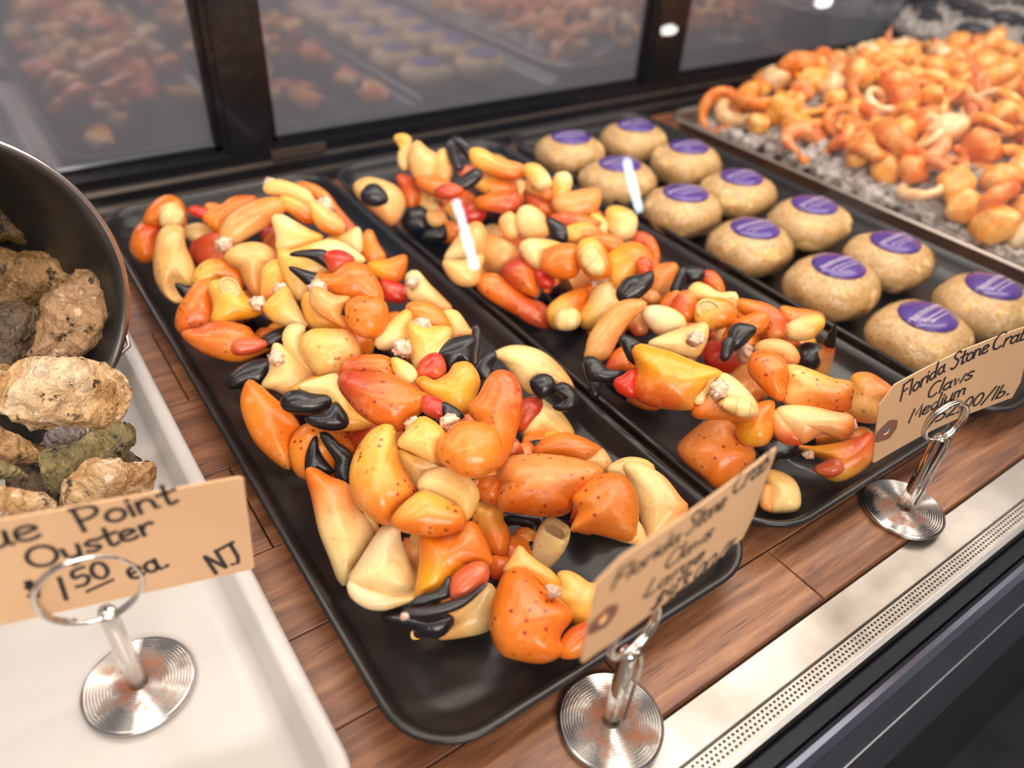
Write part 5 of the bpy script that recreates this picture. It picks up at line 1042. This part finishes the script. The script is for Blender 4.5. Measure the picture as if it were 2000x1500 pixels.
c2('bright orange claw with a black crescent tip, centre right of the medium tray', .19, [('O', 'e', 'P', [(1488,765),(1560,700),(1640,668),(1722,700),(1762,780),(1745,850),(1645,865),(1602,935),(1550,945),(1508,885)], 'yor', 0), ('O', 'e', 'F', [(1555,955),(1610,870),(1700,850),(1752,830),(1752,900),(1682,972),(1600,1005)], 'blk', .012), ('O', 'e', 'K', [(1390,650),(1440,620),(1530,630),(1590,670),(1560,710),(1480,700)], 'or', .02), ('O', 'e', 'F', [(1670,770),(1720,750),(1755,790),(1740,840),(1690,845)], 'redd', .012)])
c2('coral red curved claw at the right rim of the medium tray', .12, [('O', 'e', 'P', [(1620,640),(1680,610),(1750,640),(1788,720),(1780,800),(1740,820),(1750,740),(1700,690)], 'rust', 0), ('O', 'e', 'A', [(1730,900),(1760,810),(1880,785),(1890,840),(1850,920),(1780,975),(1740,950)], 'pr', 0), ('O', 'e', 'K', [(1690,960),(1720,935),(1780,950),(1795,990),(1740,1010)], 'tan', .0)])
c2('tan folded claw at the left rim, middle of the medium tray', .12, [('O', 'e', 'P', [(598,765),(640,680),(720,580),(790,558),(835,640),(805,735),(700,770)], 'toe', .01), ('O', 'e', 'K', [(592,772),(700,772),(805,735),(795,830),(765,902),(680,905),(618,852)], 'peach', 0)])
c2('cream and orange claw lying crosswise in the middle of the medium tray', .17, [('O', 'e', 'P', [(1018,692),(1060,653),(1180,658),(1260,690),(1190,710),(1140,765),(1140,825),(1058,772)], 'cream', 0), ('O', 'e', 'K', [(1135,775),(1180,700),(1280,678),(1342,700),(1355,780),(1325,852),(1240,865),(1148,825)], 'or', .006)])
c2('dull orange claw with a red finger low under the crosswise claw', .12, [('O', 'e', 'P', [(925,805),(1000,755),(1080,785),(1115,870),(1110,965),(1020,935),(938,872)], 'dr', 0), ('O', 'e', 'F', [(1105,830),(1150,830),(1205,870),(1190,915),(1130,910)], 'red', .006), ('K', 1000, 545, 1060, 590, 50, 'blk', dict(z=.05)), ('K', 1105, 560, 1150, 535, 60, 'tan', dict(z=.08))])
c2('smooth cream bulb near the middle of the medium tray', .19, [('O', 'e', 'K', [(995,550),(1018,478),(1080,468),(1150,520),(1175,620),(1100,652),(1030,625)], 'toe', 0), ('O', 'e', 'A', [(905,540),(960,500),(1000,540),(1010,620),(970,650),(920,620)], 'peach', -.01)])
c2('pinkish orange claw with a black left end above the crosswise claw', .18, [('O', 'e', 'P', [(1270,590),(1380,558),(1450,590),(1485,642),(1400,650),(1340,675),(1278,655)], 'cor', .0), ('O', 'e', 'X', [(1165,530),(1240,560),(1280,600),(1275,660),(1210,650),(1180,590)], 'blk', .005), ('O', 'e', 'K', [(1190,520),(1300,510),(1400,530),(1470,560),(1380,575),(1260,570)], 'rust', -.004)])
c2('cream square-ended arm stub at the right rim behind the joint face', .16, [('O', 'e', 'A', [(1500,490),(1560,468),(1642,500),(1667,550),(1642,632),(1560,655),(1508,592)], 'gc', 0), ('O', 'e', 'K', [(1410,520),(1450,510),(1500,560),(1490,620),(1430,600)], 'gc', .0)])
c2('tan triangular claw piece in the upper middle of the medium tray', .18, [('O', 'e', 'P', [(1198,432),(1300,390),(1430,368),(1467,400),(1452,470),(1420,512),(1320,535),(1228,505)], 'tan', 0)])
c2('small cream knob standing behind the tan triangular piece', .20, [('O', 'e', 'A', [(1205,420),(1200,340),(1225,285),(1280,280),(1302,320),(1290,380),(1260,420)], 'gc', 0)])
c2('long orange claw with black pincers at the back right of the medium pile', .24, [('O', 'e', 'P', [(738,155),(800,148),(900,200),(1030,238),(1042,282),(1000,312),(900,302),(830,275),(758,235)], 'gor', 0), ('O', 'e', 'F', [(635,85),(680,85),(745,130),(755,210),(720,190),(670,130)], 'blk', .004), ('O', 'e', 'X', [(608,110),(640,100),(660,180),(700,240),(680,265),(630,210)], 'blk', -.004), ('O', 'e', 'A', [(1038,242),(1110,233),(1170,290),(1187,350),(1120,372),(1058,312)], 'gc', .0)])
c2('dark black finger lying over the orange claws at the back of the medium tray', .24, [('O', 'e', 'F', [(645,355),(700,300),(770,258),(805,285),(780,330),(700,375)], 'blk', 0), ('O', 'e', 'K', [(545,375),(600,345),(660,350),(700,380),(640,420),(560,415)], 'deep', -.01)])
c2('tan pointed claw standing up at the back left with a cream hooked tip', .21, [('O', 'e', 'P', [(398,175),(440,103),(500,150),(562,190),(555,280),(522,325),(440,315),(405,250)], 'tan', 0), ('O', 'e', 'A', [(555,180),(590,148),(625,200),(632,290),(600,340),(550,300)], 'gor', -.005), ('O', 'e', 'F', [(312,85),(350,65),(400,80),(405,150),(385,260),(345,240),(340,170),(360,120)], 'gc', .0), ('O', 'e', 'K', [(440,310),(520,300),(620,330),(640,400),(540,410),(460,360)], 'or', -.02)])
c2('round tan claw with a black oval mouth, far left corner of the medium tray', .14, [('O', 'e', 'P', [(92,345),(160,308),(260,328),(335,370),(372,440),(352,520),(300,572),(230,522),(150,452),(105,400)], 'tan', 0), ('O', 'e', 'F', [(130,400),(160,350),(220,345),(275,400),(282,450),(220,465),(150,445)], 'blk', .02), ('O', 'e', 'K', [(330,300),(400,300),(450,350),(455,440),(400,480),(372,420)], 'rust', .0)])
c2('cluster-low black and orange claw along the left rim near the back', .08, [('O', 'e', 'P', [(360,560),(380,480),(470,470),(520,540),(500,610),(400,600)], 'blk', 0), ('O', 'e', 'X', [(470,640),(520,590),(600,570),(615,640),(540,660)], 'blk', -.01), ('O', 'e', 'K', [(500,500),(570,490),(605,540),(560,580),(510,560)], 'tan', .02), ('O', 'e', 'A', [(430,410),(470,385),(540,450),(560,500),(480,480)], 'gc', .03), ('K', 850, 440, 900, 460, 40, 'or', dict(z=.07))])
c2('orange knuckle heap piece in the middle back of the medium tray', .19, [('O', 'e', 'K', [(760,330),(860,290),(960,310),(1000,380),(920,410),(820,390)], 'gor', 0), ('O', 'e', 'A', [(680,260),(740,240),(820,260),(850,300),(760,320),(690,300)], 'red', .01), ('O', 'e', 'P', [(760,430),(860,400),(1000,390),(1020,450),(960,500),(860,490),(780,470)], 'dor', -.01), ('O', 'e', 'K', [(1060,320),(1130,330),(1195,390),(1180,430),(1100,400),(1050,370)], 'gor', .005)])
c2('muted red claw between the cream bulb and the black finger', .14, [('O', 'e', 'P', [(660,500),(720,460),(800,450),(820,520),(760,560),(690,540)], 'red', 0), ('O', 'e', 'K', [(1040,380),(1110,370),(1180,430),(1210,500),(1150,510),(1060,450)], 'rust', .02), ('K', 940, 480, 1010, 520, 80, 'peach', dict(z=.10)), ('K', 1000, 500, 1040, 530, 60, 'deep', dict(z=.10)), ('K', 930, 400, 1000, 430, 60, 'blk', dict(z=.10)), ('K', 1060, 430, 1180, 440, 70, 'or', dict(z=.09))])
# ---- buried lower layer of both heaps, seen only through the gaps
rb_ = random.Random(21)
for grp, lab, P_ in (('large stone crab claws', 'claw buried low in the large heap, showing only through gaps', [(335,465),(430,470),(530,530),(610,580),(655,500),(500,600),(570,660),(665,670),(730,620),(790,650),(610,770),(690,800),(770,770),(850,770),(900,840),(700,920),(770,960),(870,900),(950,960),(1030,900),(1130,980),(800,1090),(890,1110),(990,1090),(1190,1000),(1090,890),(1090,1180)]),
                     (GM, 'claw buried low in the medium heap, showing only through gaps', [(770,420),(850,430),(830,360),(900,390),(980,340),(960,460),(1050,390),(1020,490),(1080,560),(930,500),(1160,450),(1220,530),(1140,600),(1240,610),(1300,570),(1230,700),(1330,690),(1420,650),(1450,730),(1500,630),(1560,690),(1420,830),(1500,860),(1600,840),(1570,780),(1670,790)])):
    for i, (x, y) in enumerate(P_):
        sc_ = .55 + .45 * min(1, y / 1000); a = rb_.uniform(0, 6.28); L_ = 62 * sc_; dx, dy = math.cos(a) * L_, math.sin(a) * L_ * .8
        sty = rb_.choice(['gor', 'or', 'dor', 'tan', 'rust', 'yor', 'toe']); z = .042 if y > 500 else .05
        claw(lab, z, [('P', x - dx, y - dy, x + dx, y + dy, 78 * sc_, sty, dict(tb=.66, fs='redd', ftb=.4, open=rb_.uniform(0, .3), side=rb_.choice([1, -1]), z=(z, z + .01))), ('K', x - dx * 1.2, y - dy * 1.2, x - dx * .4 - dy * .5, y - dy * .4 + dx * .4, 62 * sc_, rb_.choice(['or', 'gor', 'deep', 'tan']), dict(z=z + .005))], grp)
# clear plastic lip of a small lid at the front right of the medium tray
P = [atz(x, y, z) for x, y, z in ((1508, 862, .09), (1520, 885, .06), (1550, 905, .05), (1590, 922, .05), (1640, 935, .05), (1690, 920, .06))]
V, F = tube(P, .0022, 8); o = mesh('plastic_edge', V, F, M['film']); tag(o, 'thin clear plastic edge around the red-orange claw at the tray corner', 'plastic wrap')
# ================================================================ ICE PAN AND SEAFOOD
def ice_chunks(name, pts, sz, parent, seed):
    r = random.Random(seed); mb = MB()
    for (x, y, z) in pts:
        s_ = sz * r.uniform(.6, 1.3); R_ = Matrix.Rotation(r.uniform(0, 6), 3, 'X') @ Matrix.Rotation(r.uniform(0, 6), 3, 'Y') @ Matrix.Rotation(r.uniform(0, 6), 3, 'Z')
        V = [R_ @ Vector((a * s_ * r.uniform(.7, 1.1), b * s_ * r.uniform(.7, 1.1), c * s_ * r.uniform(.5, 1))) for a in (-.5, .5) for b in (-.5, .5) for c in (-.5, .5)]
        mb.add([(v[0] + x, v[1] + y, v[2] + z) for v in V], [(0, 1, 3, 2), (4, 6, 7, 5), (0, 4, 5, 1), (2, 3, 7, 6), (0, 2, 6, 4), (1, 5, 7, 3)])
    o = mb.build(name, M['ice'], parent); return tag(o, kind='stuff')
r = random.Random(11)
def heap(x, y):
    fx = min(1, max(0, (x - 2.22) / .42)); fy = min(1, max(0, (2.0 - y) / .28)) * min(1, max(0, (y - .5) / .5))
    return .040 + .20 * (fx ** .8) * (fy ** .6) + .03 * mnoise.noise(Vector((x * 3, y * 3, 1)))
pts = [(x, y, heap(x, y) * r.uniform(.75, .95)) for x, y in ((r.uniform(2.25, 3.57), r.uniform(.44, 1.94)) for _ in range(4200))]
ice = ice_chunks('crushed_ice', pts, .030, None, 1); tag(ice, 'crushed ice bedding under the cooked seafood in the sheet pan', 'ice', kind='stuff')
# crumpled liner along the pan edge
V = []; nx, ny = 10, 70
for i in range(ny + 1):
    for j in range(nx + 1):
        y = .50 + 1.46 * i / ny; x = 2.195 + .17 * j / nx; z = .082 - .05 * math.sin(math.pi * j / nx * .8) + .022 * mnoise.noise(Vector((x * 30, y * 22, 3))) + .02
        V.append((x, y, max(z, .05)))
o = mesh('plastic_liner', V, [(i * (nx + 1) + j, i * (nx + 1) + j + 1, (i + 1) * (nx + 1) + j + 1, (i + 1) * (nx + 1) + j) for i in range(ny) for j in range(nx)], M['liner']); tag(o, 'crumpled clear plastic liner along the left edge of the sheet pan', 'plastic liner')
def mk_sea(name, a, b, c_):
    t = NT(name); c = t.coord(); n = t.noise(c, 60, 4, .6); t.set(Base_Color=t.ramp(n, [(.3, lin(*a)), (.5, lin(*b)), (.72, lin(*c_))]), Roughness=.36, Subsurface_Weight=.12, Subsurface_Radius=(.006, .003, .002)); return t.m
SM = [mk_sea('cooked_orange', (216, 92, 28), (232, 130, 52), (246, 188, 116)), mk_sea('cooked_gold', (226, 126, 34), (240, 164, 70), (250, 210, 146)), mk_sea('cooked_pink', (220, 106, 62), (234, 146, 90), (246, 196, 140)), mk_sea('cooked_pale', (226, 166, 110), (240, 202, 150), (250, 232, 202))]
def item(kind, c, sz, mat, rr):
    R_ = Matrix.Rotation(rr.uniform(-.9, .9), 3, 'X') @ Matrix.Rotation(rr.uniform(-.9, .9), 3, 'Y') @ Matrix.Rotation(rr.uniform(0, 6.28), 3, 'Z'); c = Vector(c); sd = rr.uniform(0, 99)
    def tr(P): return [tuple(R_ @ Vector(p) + c) for p in P]
    if kind == 'shrimp':
        k = 12; P = [(sz * math.cos(a), sz * math.sin(a), .1 * sz * math.sin(a * 2)) for a in [(-.4 + 3.9 * i / (k - 1)) for i in range(k)]]
        rad = [sz * v * (1 + .10 * (i % 2)) for i, v in enumerate([.16, .38, .46, .46, .44, .42, .38, .34, .29, .23, .16, .08])]; V, F = tube(P, rad, 9)
        return [('shrimp_body', tr(V), F, mat), ('shrimp_tail', tr(tube([P[-1], (P[-1][0] - sz * .1, P[-1][1] - sz * .35, 0), (P[-1][0] + .1 * sz, P[-1][1] - sz * .62, .06 * sz)], [sz * .07, sz * .16, sz * .22], 7)[0]), tube([(0, 0, 0), (1, 0, 0), (2, 0, 0)], 1, 7)[1], SM[0])]
    if kind == 'ring':
        P = [(sz * math.cos(a) * 1.1, sz * math.sin(a) * .9, .12 * sz * math.sin(2 * a + sd)) for a in [2 * math.pi * i / 20 for i in range(20)]]; V, F = tube(P, [sz * (.24 + .05 * math.sin(i + sd)) for i in range(20)], 8, closed=True); return [('squid_ring', tr(V), F, mat)]
    if kind == 'tent':
        P = [(0, 0, 0), (.2 * sz, .1 * sz, .6 * sz), (.0, .35 * sz, 1.2 * sz), (-.35 * sz, .2 * sz, 1.7 * sz), (-.3 * sz, -.1 * sz, 2.1 * sz)]
        out = MB()
        for q in range(3):
            a = q * 2.1; out.add(*tube([(p[0] * math.cos(a) - p[1] * math.sin(a) + .12 * sz * math.cos(a) , p[0] * math.sin(a) + p[1] * math.cos(a), p[2] * (1 - .2 * q)) for p in P], [sz * .30, sz * .26, sz * .2, sz * .13, sz * .05], 8))
        return [('tentacles', tr(out.V), out.F, mat)]
    V = []; nt, na = 10, 14   # scallop
    for i in range(nt + 1):
        ph = -math.pi / 2 + math.pi * i / nt
        for j in range(na):
            a = 2 * math.pi * j / na; d = Vector((math.cos(ph) * math.cos(a), math.cos(ph) * math.sin(a), math.sin(ph) * .8)); V.append(tuple(R_ @ (d * sz * .62 * (1 + .3 * mnoise.noise(d * 1.6 + Vector((sd, 0, 0))))) + c))
    return [('scallop', V, [(i * na + j, i * na + (j + 1) % na, (i + 1) * na + (j + 1) % na, (i + 1) * na + j) for i in range(nt) for j in range(na)], mat)]
LB = dict(shrimp=('curled cooked shrimp in the orange seafood heap on ice', 'shrimp', 'cooked shrimp on ice'), ring=('cooked squid ring in the orange seafood heap on ice', 'squid ring', 'squid rings on ice'),
          tent=('cooked squid tentacles sticking up in the seafood heap on ice', 'squid', 'squid tentacles on ice'), scallop=('plump cooked scallop in the orange seafood heap on ice', 'scallop', 'scallops on ice'))
NM = dict(shrimp='cooked_shrimp', ring='cooked_squid_ring', tent='cooked_squid', scallop='cooked_scallop')
placed = []; n_it = 0; tries = 0
while n_it < 290 and tries < 14000:
    tries += 1; x, y = r.uniform(2.305, 3.52), r.uniform(.58, 1.93)
    if x > 2.27 + (y - .7) * 1.95 + .25: continue
    if any((x - a) ** 2 + (y - b) ** 2 < .0044 for a, b in placed): continue
    placed.append((x, y)); z = max(.10, heap(x, y) + r.uniform(.015, .05))
    kind = r.choices(['shrimp', 'ring', 'tent', 'scallop'], [5, 3, 1.2, 6] if y > 1.0 else [2, 1, .2, 8])[0]; sz = dict(shrimp=.064, ring=.062, tent=.050, scallop=.085)[kind] * r.uniform(.8, 1.25)
    mat = SM[r.choices([0, 1, 2, 3], dict(shrimp=[4, 6, 1, 1], ring=[2, 5, 1, 2], tent=[3, 2, 3, 0], scallop=[2, 6, 1, 2])[kind])[0]]
    t_ = thing(NM[kind], LB[kind][0], LB[kind][1], (x, y, z - sz * .5), LB[kind][2]); n_it += 1
    for nm, V, F, m_ in item(kind, (x, y, z), sz, mat, r): mesh(nm, V, F, m_, t_)
# ================================================================ ROUND PLATTER
pc = np.array([4.27, 1.88, .15]); PRr = .50
pl = thing('round_platter', 'round steel platter of crushed ice and dark mussels at the back right', 'platter', (pc[0], pc[1], 0))
V, F = lathe([(.02, -.149), (PRr * .55, -.149), (PRr * .58, -.14), (PRr * .50, -.05), (PRr * .93, .035), (PRr, .045), (PRr + .012, .052), (PRr, .060), (PRr * .93, .052), (PRr * .6, .0), (.02, -.005)], pc, 96); mesh('platter_dish', V, F, M['pan'], pl)
pp_ = []
for _ in range(1800):
    a = r.uniform(0, 6.283); q = PRr * .9 * math.sqrt(r.random()); pp_.append((pc[0] + q * math.cos(a), pc[1] + q * math.sin(a), pc[2] + .05 + .10 * (1 - q / PRr) + r.uniform(-.01, .02)))
io = ice_chunks('crushed_ice', pp_, .045, None, 5); tag(io, 'mound of crushed ice on the round steel platter', 'ice', kind='stuff')
M['musseldark'] = plain('dark_mussel_shell', lin(44, 38, 46), .28, 0, .3, 30)
for k in range(16):
    a = 2 * math.pi * (k % 9) / 9 + (.3 if k > 8 else 0) + 1.9; q = PRr * (.74 if k < 9 else .40); c = np.array([pc[0] + q * math.cos(a), pc[1] + q * math.sin(a), pc[2] + (.125 if k < 9 else .17)])
    V = []; nt, na = 12, 16
    for i in range(nt + 1):
        u = i / nt; rr_ = (math.sin(math.pi * u ** .8) ** .6) * .052 if 0 < u < 1 else .001
        for j in range(na):
            b = 2 * math.pi * j / na; p = Vector((u * .17 - .085, rr_ * math.cos(b), rr_ * .6 * math.sin(b))); p = Matrix.Rotation(a + 1.2 + (k * 1.7) % 1.4, 3, 'Z') @ p; V.append(c + np.array(p))
    o = mesh('mussel', V, [(i * na + j, i * na + (j + 1) % na, (i + 1) * na + (j + 1) % na, (i + 1) * na + j) for i in range(nt) for j in range(na)], M['musseldark']); tag(o, 'dark mussel resting on the ice of the round platter', 'mussel', 'mussels on the round platter')
